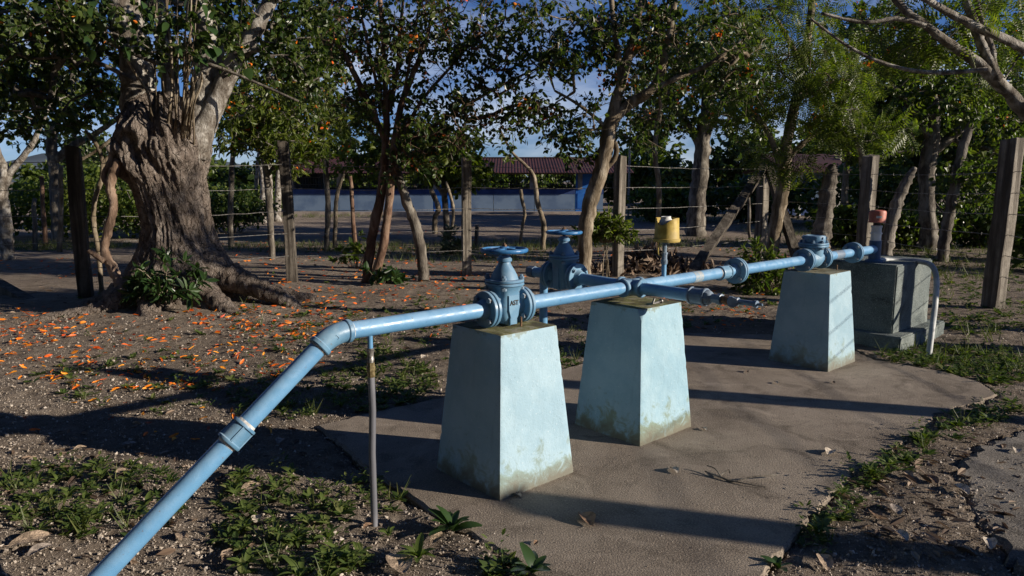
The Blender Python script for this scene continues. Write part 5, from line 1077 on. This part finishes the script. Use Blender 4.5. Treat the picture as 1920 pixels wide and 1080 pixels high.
rosette_shrub('weedy_shrub', 'loose broad leaved shrub at the foot of the reddish stems', (*G(715, 532).xy, -.02), (.5, .3, .45), 16, .13, 'leafbig', 65, tmpl=LEAF4)
rosette_shrub('weedy_shrub', 'loose leafy shrub left of the reddish stems in mid yard', (*G(668, 500).xy, -.02), (.6, .3, .75), 18, .12, 'leafmid', 66, tmpl=LEAF4)
# brush pile
def brush():
    nr = np.random.default_rng(3); c = Vector((*G(1215, 505).xy, gz(*G(1215, 505).xy))); root = thing('brush_pile', 'low heap of dry leaves and cut branches behind the yellow container', 'brush pile', c); mb = MB()
    for k in range(60):
        u = nr.normal(size=2) * [.55, .35]; a = nr.uniform(0, 6.28); L = nr.uniform(.2, .6); h = max(.02, .42 - .45 * abs(u[0]) - .3 * abs(u[1])) * nr.uniform(.4, 1.1); d = np.array([math.cos(a) * L, math.sin(a) * L, nr.uniform(-.15, .25)])
        q = np.array(c) + [u[0], u[1], h]; mb.tube([q - d / 2, q + nr.normal(size=3) * .03, q + d / 2], [.008, .007, .005], 5)
    mb.build('branches', MT['barkgrey'], root)['kind'] = 'stuff'
    n = 1500; u = nr.normal(size=(n, 2)) * [.6, .4]; h = np.maximum(.0, .42 - .42 * np.abs(u[:, 0]) - .35 * np.abs(u[:, 1])) * nr.uniform(.2, 1.1, n) + .01
    V, Fq = scatter(LEAFN, np.stack([c.x + u[:, 0], c.y + u[:, 1], c.z + h], -1), nr.normal(size=(n, 3)), nr.normal(size=(n, 3)) + [0, 0, .8], .17 * nr.uniform(.5, 1.3, n)); link('dry_leaves', np_mesh('dry_leaves', V, Fq, MT['litter'], c), root)['kind'] = 'stuff'
brush()
# ================================================================== WHAT LIES AND GROWS ON THE GROUND
nr = np.random.default_rng(99); rs_ = random.Random(99)
def ell(px, py, rx, ry, n):
    """n ground points inside a patch whose outline is given by its extent on the ground"""
    a = nr.uniform(0, 2 * np.pi, n); r = np.sqrt(nr.random(n)); return [G(px + rx * q * math.cos(t), max(372, py + ry * q * math.sin(t)), 0).xy for t, q in zip(a, r)]
def off_slab(pts): 
    x = np.array([p[0] for p in pts]); y = np.array([p[1] for p in pts]); k = ~(inpoly(x, y, SLABP)); return [p for p, q in zip(pts, k) if q]
PATCH = [(160, 930, 190, 75, 150), (520, 960, 130, 90, 80), (560, 1050, 140, 40, 36), (960, 620, 900, 150, 260), (540, 750, 110, 40, 60), (715, 715, 110, 60, 190), (720, 620, 90, 45, 90), (560, 610, 130, 50, 110), (320, 710, 260, 60, 90), (700, 925, 60, 35, 26), (985, 1062, 95, 22, 40),
         (1790, 685, 170, 40, 420), (1850, 570, 110, 60, 300), (1830, 480, 170, 30, 320), (1660, 480, 120, 22, 160), (890, 590, 130, 55, 130), (1310, 580, 120, 30, 40), (860, 478, 240, 14, 160), (620, 462, 300, 10, 130), (1200, 455, 260, 9, 120), (1650, 430, 260, 14, 300), (100, 462, 140, 8, 120), (1470, 545, 80, 30, 60), (1080, 650, 60, 40, 40), (1480, 470, 120, 14, 110), (1330, 415, 160, 8, 160)]
STRIP = [(1500, 1015), (1545, 965), (1590, 915), (1640, 880), (1690, 850), (1740, 812), (1790, 790), (1830, 778), (1870, 762), (1920, 750)]
wp = []
for q in PATCH: wp += off_slab(ell(*q))
for i in range(len(STRIP) - 1):
    for k in range(15):
        t = rs_.random(); q = G(STRIP[i][0] * (1 - t) + STRIP[i + 1][0] * t + rs_.gauss(14, 20), STRIP[i][1] * (1 - t) + STRIP[i + 1][1] * t + rs_.gauss(4, 12)).xy; wp.append(q)
LP, LA, LU, LS = [], [], [], []; GP, GA, GS = [], [], []
for p in wp:
    far_ = math.hypot(p[0], p[1]); z = gz(p[0], p[1]); kind = rs_.random()
    if kind < .62:                                                   # flat rosette
        s = rs_.uniform(.025, .065) * (1.15 if far_ > 6 else 1)
        for k in range(rs_.randint(5, 9)):
            a = rs_.uniform(0, 6.283); e = rs_.uniform(.1, .8); LP.append((p[0], p[1], z + .006)); LA.append((math.cos(a), math.sin(a), e)); LU.append((-math.cos(a) * .4, -math.sin(a) * .4, 1)); LS.append(s * rs_.uniform(.7, 1.4))
    elif kind < .96:                                                 # little branching herb
        h = rs_.uniform(.03, .12)
        for k in range(rs_.randint(9, 16)):
            a = rs_.uniform(0, 6.283); t = rs_.random(); r = rs_.uniform(0, .05); LP.append((p[0] + r * math.cos(a), p[1] + r * math.sin(a), z + h * t)); LA.append((math.cos(a), math.sin(a), rs_.uniform(-.1, .9))); LU.append((0, 0, 1)); LS.append(rs_.uniform(.018, .042))
    else:
        for k in range(rs_.randint(5, 11)):
            a = rs_.uniform(0, 6.283); GP.append((p[0] + rs_.gauss(0, .012), p[1] + rs_.gauss(0, .012), z)); GA.append((math.cos(a) * .5, math.sin(a) * .5, 1)); GS.append(rs_.uniform(.05, .15))
LEAFW = (LEAFN[0] * [1.5, 1, 1], LEAFN[1]); V, Fq = scatter(LEAFW, LP, LA, LU, LS); tag(link('ground_weeds', np_mesh('ground_weeds', V, Fq, MT['leafweed'])), 'low green weeds spread over the dirt and along the concrete edge', kind='stuff')
BLADE = (np.array([(-.03, 0, 0), (.03, 0, 0), (.022, .55, .04), (0, 1, -.14), (-.022, .55, .04)], float)[[0, 1, 2, 4]], np.array([(0, 1, 2, 3)]))
BLADE = (np.array([(-.03, 0, 0), (.03, 0, 0), (.004, 1, -.1), (-.004, 1, -.1)], float), np.array([(0, 1, 2, 3)]))
gp2 = []
for q in [(1840, 490, 190, 40, 500), (1780, 660, 150, 40, 40), (700, 463, 420, 8, 900), (1180, 456, 320, 8, 700), (1650, 432, 270, 14, 1300), (100, 460, 160, 8, 600), (1330, 412, 170, 6, 1200), (860, 480, 200, 12, 260), (620, 405, 120, 2, 300)]: gp2 += off_slab(ell(*q))
for p in gp2:
    for k in range(4): a = rs_.uniform(0, 6.283); GP.append((p[0] + rs_.gauss(0, .02), p[1] + rs_.gauss(0, .02), gz(p[0], p[1]))); GA.append((math.cos(a) * .5, math.sin(a) * .5, 1)); GS.append(rs_.uniform(.06, .2))
V, Fq = scatter(BLADE, GP, GA, nr.normal(size=(len(GP), 3)), GS); tag(link('grass', np_mesh('grass', V, Fq, MT['grass'])), 'sparse grass blades along the fences and yard edges', kind='stuff')
# single weeds near the camera, each with its leaves as parts
def leafmesh(name, w, curl, fold, mat):
    m = MB(); L = 7; vs2, f2 = [], []
    for i in range(L):
        t = i / (L - 1); wd = w * math.sin(math.pi * (t * .90 + .05)) ** .75; z = curl * (t - t * t * 1.25); vs2 += [(-wd, t, z + fold * wd), (0, t, z), (wd, t, z + fold * wd)]
    for i in range(L - 1): b = 3 * i; f2 += [(b, b + 1, b + 4, b + 3), (b + 1, b + 2, b + 5, b + 4)]
    m.add(vs2, f2); return m.mesh(name, mat, sharp=180)
WL = [leafmesh('leaf', .17, .35, .3, MT['leafweed']), leafmesh('leaf', .13, .5, .35, MT['leafweed']), leafmesh('leaf', .20, .3, .25, MT['leafbig'])]
def weed(pos, size, n, label, group, big=0):
    root = thing('weed', label, 'weed', pos, group)
    for k in range(n):
        o = link('leaf', WL[2] if big else WL[rs_.randint(0, 1)], root, Vector(pos) + UP * rs_.uniform(0, .25) * size * .5); s = size * rs_.uniform(.65, 1.15); o.scale = (s, s, s)
        o.rotation_euler = (rs_.uniform(.15, .85), rs_.uniform(-.2, .2), k * 2.4 + rs_.uniform(-.3, .3))
def gp(px, py): q = G(px, py); return Vector((q.x, q.y, gz(q.x, q.y) + .004))
weed(gp(848, 992), .13, 12, 'big glossy weed rosette at the front left edge of the concrete apron', None, 1)
weed(gp(1000, 1074), .12, 10, 'broad leaved weed at the bottom edge beside the concrete apron', None, 1)
weed(gp(1460, 1056), .075, 7, 'small bright weed alone by the lower right edge of the apron', None, 1)
weed(gp(728, 1000), .07, 7, 'small weed between the thin drain pipe and the big rosette', None)
weed(gp(785, 1045), .10, 9, 'leafy weed behind the large dry leaf at the bottom', None)
for (px, py, rx, ry, n, s, lab) in [(165, 925, 180, 70, 26, .07, 'small broad leaved weed in the dense patch at lower left'), (520, 960, 120, 85, 22, .07, 'small broad leaved weed in the patch between the sloping pipe and the drain'), (545, 760, 100, 35, 10, .075, 'small weed in the shade behind the pipe coupling'), (715, 715, 95, 50, 16, .075, 'leafy weed in the patch behind the drain pipe'), (1680, 850, 0, 0, 0, 0, ''), (1800, 690, 130, 30, 16, .08, 'leafy weed in the patch around the foot of the hose'), (560, 1050, 120, 25, 8, .08, 'small weed along the bottom edge near the drain')]:
    for p in off_slab(ell(px, py, rx, ry, n)) if n else []: weed(Vector((p[0], p[1], gz(*p) + .004)), s * rs_.uniform(.7, 1.25), rs_.randint(6, 9), lab, 'single weeds near the pipe')
for i in range(len(STRIP) - 1):
    for k in range(2):
        t = rs_.random(); p = G(STRIP[i][0] * (1 - t) + STRIP[i + 1][0] * t + rs_.gauss(10, 14), STRIP[i][1] * (1 - t) + STRIP[i + 1][1] * t + rs_.gauss(2, 8)).xy; weed(Vector((p[0], p[1], max(0, gz(*p)) + .004)), .08 * rs_.uniform(.7, 1.2), rs_.randint(6, 9), 'leafy weed in the row along the right edge of the concrete apron', 'weeds along the apron edge')
# fallen orange petals
def petal(name, seed):
    r = random.Random(seed); m = MB(); vs2, f2 = [], []; L = 5
    for i in range(L):
        t = i / (L - 1); w = .17 * math.sin(math.pi * (t * .85 + .12)) + .03; c = .18 * math.sin(t * 3 + seed)
        vs2 += [(-w, t - .5, .14 + c * .4 + r.uniform(-.03, .03)), (0, t - .5, .02 + c * .5), (w, t - .5, .12 + c * .4 + r.uniform(-.03, .05))]
    for i in range(L - 1): b = 3 * i; f2 += [(b, b + 1, b + 4, b + 3), (b + 1, b + 2, b + 5, b + 4)]
    m.add(vs2, f2); return m
def petal_mat():
    mats = []
    for k, c in enumerate(((.92, .26, .010), (.88, .17, .008), (.90, .36, .03), (.48, .10, .03))):
        m = NT('fallen_petal_%d' % k); f = m.noise(m.co('Object'), 3, 3); m.set(m.ramp(f, [(.35, tuple(q * .7 for q in c)), (.6, c)]), .55); mats.append(m.mat)
    return mats
PM = petal_mat(); PMESH = [petal('fallen_petal', k).mesh('fallen_petal', PM[k % 4], sharp=180) for k in range(8)]
pp = []
for q in [(290, 650, 350, 80, 460), (60, 610, 110, 35, 110), (520, 590, 170, 45, 260), (700, 525, 220, 40, 220), (900, 485, 320, 40, 240), (480, 475, 130, 26, 90), (1330, 575, 110, 40, 90), (1290, 480, 190, 28, 110), (300, 770, 320, 60, 34), (1560, 520, 200, 60, 40), (900, 600, 180, 50, 60), (700, 445, 280, 14, 80), (1750, 700, 150, 40, 8), (760, 560, 220, 60, 130), (100, 500, 130, 20, 50)]: pp += off_slab(ell(*q))
pp = [p for p in pp if (p - BT.xy).length > 1.0]; pp.sort(key=lambda p: p.length)
for p in pp[:300]:
    o = link('fallen_petal', PMESH[rs_.randint(0, 7)], None, (p[0], p[1], gz(*p) + .010)); s = rs_.uniform(.034, .066); o.scale = (s, s, s * rs_.uniform(.9, 1.5)); o.rotation_euler = (rs_.uniform(-.5, .5), rs_.uniform(-.7, .7), rs_.uniform(0, 6.28))
    tag(o, 'fallen orange flower petal lying on the dirt', 'petal', 'fallen orange petals on the dirt')
n = len(pp) - 300; q = np.array([(p[0], p[1], gz(*p) + .012) for p in pp[300:]]); a = nr.uniform(0, 6.28, n)
V, Fq = scatter(LEAFN, q, np.stack([np.cos(a), np.sin(a), nr.uniform(-.1, .4, n)], -1), nr.normal(size=(n, 3)) * .9 + [0, 0, 1], nr.uniform(.05, .09, n)); tag(link('petal_litter', np_mesh('petal_litter', V, Fq, MT['flower'])), 'scatter of small orange petals farther back across the yard', kind='stuff')
# dry leaves
def dry_leaf(seed):
    r = random.Random(seed); m = MB(); vs2, f2 = [], []; L = 9; W = 5; tw = r.uniform(-.5, .5); cu = r.uniform(.12, .32)
    for i in range(L):
        t = i / (L - 1); wd = .30 * math.sin(math.pi * (t * .92 + .04)) ** .7
        for j in range(W):
            s = j / (W - 1) * 2 - 1; z = cu * (abs(s) ** 1.6) * wd * 1.6 + .25 * math.sin(t * 3.1) * cu + tw * s * wd * (t - .5) + r.uniform(-.015, .015); vs2.append((s * wd * (1 - .25 * cu), t - .5, z))
    for i in range(L - 1):
        for j in range(W - 1): b = i * W + j; f2.append((b, b + 1, b + W + 1, b + W))
    m.add(vs2, f2); m.tube([(0, -.5, .02), (0, -.62, .05), (.02, -.72, .09)], .008, 4); return m
def dry_mats():
    out = []
    for k, c in enumerate(((.46, .35, .25), (.30, .19, .12), (.60, .52, .42), (.38, .32, .27))):
        m = NT('curled_dry_leaf_%d' % k); f = m.noise(m.co('Object'), 4, 5); col = m.ramp(f, [(.35, tuple(q * .55 for q in c)), (.6, c)]); m.bump(m.noise(m.co('Object', (1, 1, 1)), 14, 3), .4, .02); out.append(m.set(col, .8, None, .2))
    return out
DM = dry_mats(); DL = [dry_leaf(k).mesh('dry_leaf', DM[k % 4], sharp=180) for k in range(8)]
LEAVES = [(748, 1056, .16, 0, 'large pale curled dry leaf at the bottom, largest of the fallen leaves'), (1100, 976, .12, 1, 'brown dry leaf with a long stalk on the apron before the nearest pier'), (1556, 850, .09, 2, 'pale curled dry leaf alone in the middle of the apron'), (1264, 884, .07, 2, 'small pale dry leaf on the apron below the middle pier'), (55, 1012, .13, 0, 'large dry leaf at the lower left edge'), (75, 1030, .09, 3, 'curled dry leaf just below the large leaf at lower left'),
          (480, 968, .07, 2, 'pale dry leaf left of the drain pipe foot'), (338, 998, .07, 0, 'dry leaf lying right beside the sloping pipe'), (820, 1008, .08, 0, 'dry leaf beside the big weed rosette'), (1545, 1048, .10, 0, 'dry leaf at the bottom near the lower right edge of the apron'), (1690, 1005, .075, 2, 'pale dry leaf on dirt right of the apron, centre'), (1855, 1018, .085, 2, 'whitish curled dry leaf at the lower right corner'), (1800, 925, .10, 2, 'pale curled dry leaf on the edge of the rough concrete'), (1745, 905, .085, 1, 'brown upright dry leaf beside the rough concrete'), (1680, 955, .08, 3, 'grey dry leaf standing in the weeds of the apron edge'),
          (1700, 895, .08, 0, 'dry leaf among the weeds along the apron edge, centre'), (1640, 965, .09, 1, 'brown dry leaf lowest in the weeds of the apron edge'), (1400, 698, .05, 1, 'tiny brown leaf on the apron before the farthest pier, left'), (1455, 719, .045, 2, 'tiny pale leaf on the apron before the farthest pier, centre'), (1562, 718, .04, 1, 'tiny dark leaf on the apron before the farthest pier, right'), (1320, 806, .045, 2, 'tiny pale leaf at the right foot of the middle pier'), (1905, 850, .07, 2, 'dry leaf on the rough concrete by the right edge'), (242, 828, .07, 3, 'grey dry leaf in the pier shadow, left of the sloping pipe'), (525, 826, .08, 3, 'grey dry leaf in the pier shadow, right of the sloping pipe'), (795, 668, .09, 2, 'pale dry leaf behind the nearest pier'), (150, 835, .06, 0, 'small dry leaf below the pier shadow at left'), (970, 930, .05, 2, 'small pale leaf at the foot of the nearest pier'), (230, 885, .09, 0, 'dry leaf at the top of the left weed patch'), (470, 912, .11, 0, 'long dry leaf right of the sloping pipe'), (1005, 1020, .03, 1, 'crumb of dark leaf low on the apron'), (690, 985, .05, 1, 'dark scrap of leaf at the foot of the drain pipe')]
for i, (px, py, s, v, lab) in enumerate(LEAVES):
    q = G(px, py); on = bool(inpoly([q.x], [q.y], SLABP)[0]); z = .006 if on else gz(q.x, q.y) + .016; o = link('dry_leaf', DL[v if i % 2 else v + 4], None, (q.x, q.y, z)); s *= 1.2; o.scale = (s, s, s); o.rotation_euler = (rs_.uniform(-.1, .1), rs_.uniform(.0, .18), rs_.uniform(-.9, .9)); tag(o, lab, 'dry leaf', 'dry leaves on the ground')
mb = MB(); tw = lambda *c: [G(px, py) + UP * h for px, py, h in c]
mb.tube(smooth_path(tw((1322, 890, .02), (1350, 898, .012), (1375, 905, .008), (1410, 904, .03), (1456, 897, .02)), 4), .0055, 6); mb.tube(smooth_path(tw((1352, 898, .012), (1340, 888, .03), (1325, 884, .035)), 3), .004, 5); mb.tube(smooth_path(tw((1350, 896, .012), (1365, 890, .03), (1368, 893, .02)), 3), .004, 5); mb.tube(smooth_path(tw((1378, 906, .01), (1405, 912, .012), (1434, 916, .008)), 3), .003, 5)
tag(mb.build('twig', MT['barkgrey'], None, G(1380, 900)), 'dark forked twig lying on the concrete apron', 'twig')
# leaf litter and clods
lp = []
for q in [(960, 560, 960, 110, 900), (300, 900, 330, 160, 170), (1750, 920, 170, 140, 160), (1660, 890, 90, 60, 60), (1250, 480, 500, 40, 500), (700, 440, 600, 25, 300), (1700, 470, 250, 40, 350)]: lp += off_slab(ell(*q))
n = len(lp); q = np.array([(p[0], p[1], gz(*p) + .008) for p in lp]); a = nr.uniform(0, 6.28, n)
V, Fq = scatter(LEAFN, q, np.stack([np.cos(a), np.sin(a), nr.uniform(-.1, .35, n)], -1), nr.normal(size=(n, 3)) * .45 + [0, 0, 1], nr.uniform(.03, .10, n)); tag(link('leaf_litter', np_mesh('leaf_litter', V, Fq, MT['litter'])), 'thin brown leaf litter over the yard', kind='stuff')
OCT = (np.array([(1, 0, 0), (0, 1, 0), (-1, 0, 0), (0, -1, 0), (0, 0, .75), (.2, .1, -.6)], float), np.array([(0, 1, 4), (1, 2, 4), (2, 3, 4), (3, 0, 4), (1, 0, 5), (2, 1, 5), (3, 2, 5), (0, 3, 5)]))
def clods(name, label, n, smin, smax, on, ymax):
    y = 1.5 + (ymax - 1.5) * nr.random(n) ** 1.5; x = nr.uniform(-.80, .80, n) * (y + .3); k = inpoly(x, y, SLABP) == on; x, y = x[k], y[k]; z = gz0(x, y) + .004 if not on else np.zeros(len(x)) + .001; n = len(x)
    s = smin + (smax - smin) * nr.random(n) ** 4; V, Fq = scatter((OCT[0] * [1, .8, .7], OCT[1]), np.stack([x, y, z], -1), nr.normal(size=(n, 3)) + 1e-3, nr.normal(size=(n, 3)), s); tag(link(name, np_mesh(name, V, Fq, MT['clod'])), label, kind='stuff')
clods('dirt_clods', 'loose crumbs of dirt and small stones over the yard', 46000, .0025, .016, False, 8.5)
TET = (np.array([(1, 0, -.4), (-.5, .87, -.4), (-.5, -.87, -.4), (0, 0, .8)], float), np.array([(0, 1, 3), (1, 2, 3), (2, 0, 3), (0, 2, 1)]))
n = 60000; y = 1.7 + 4.0 * nr.random(n) ** 1.35; x = nr.uniform(-.78, .78, n) * (y + .3); k = ~inpoly(x, y, SLABP); x, y = x[k], y[k]; n = len(x)
V, Fq = scatter(TET, np.stack([x, y, gz0(x, y) + .016 * vn(x, y, 9, 3) + .011 * vn(x, y, 23, 4) + .002], -1), nr.normal(size=(n, 3)), nr.normal(size=(n, 3)), .0022 + .0042 * nr.random(n) ** 2); tag(link('sand_grains', np_mesh('sand_grains', V, Fq, MT['clod'])), 'coarse sand grains covering the near dirt', kind='stuff')
clods('grit', 'fine grit on the concrete apron', 9000, .0012, .0055, True, 7.0)
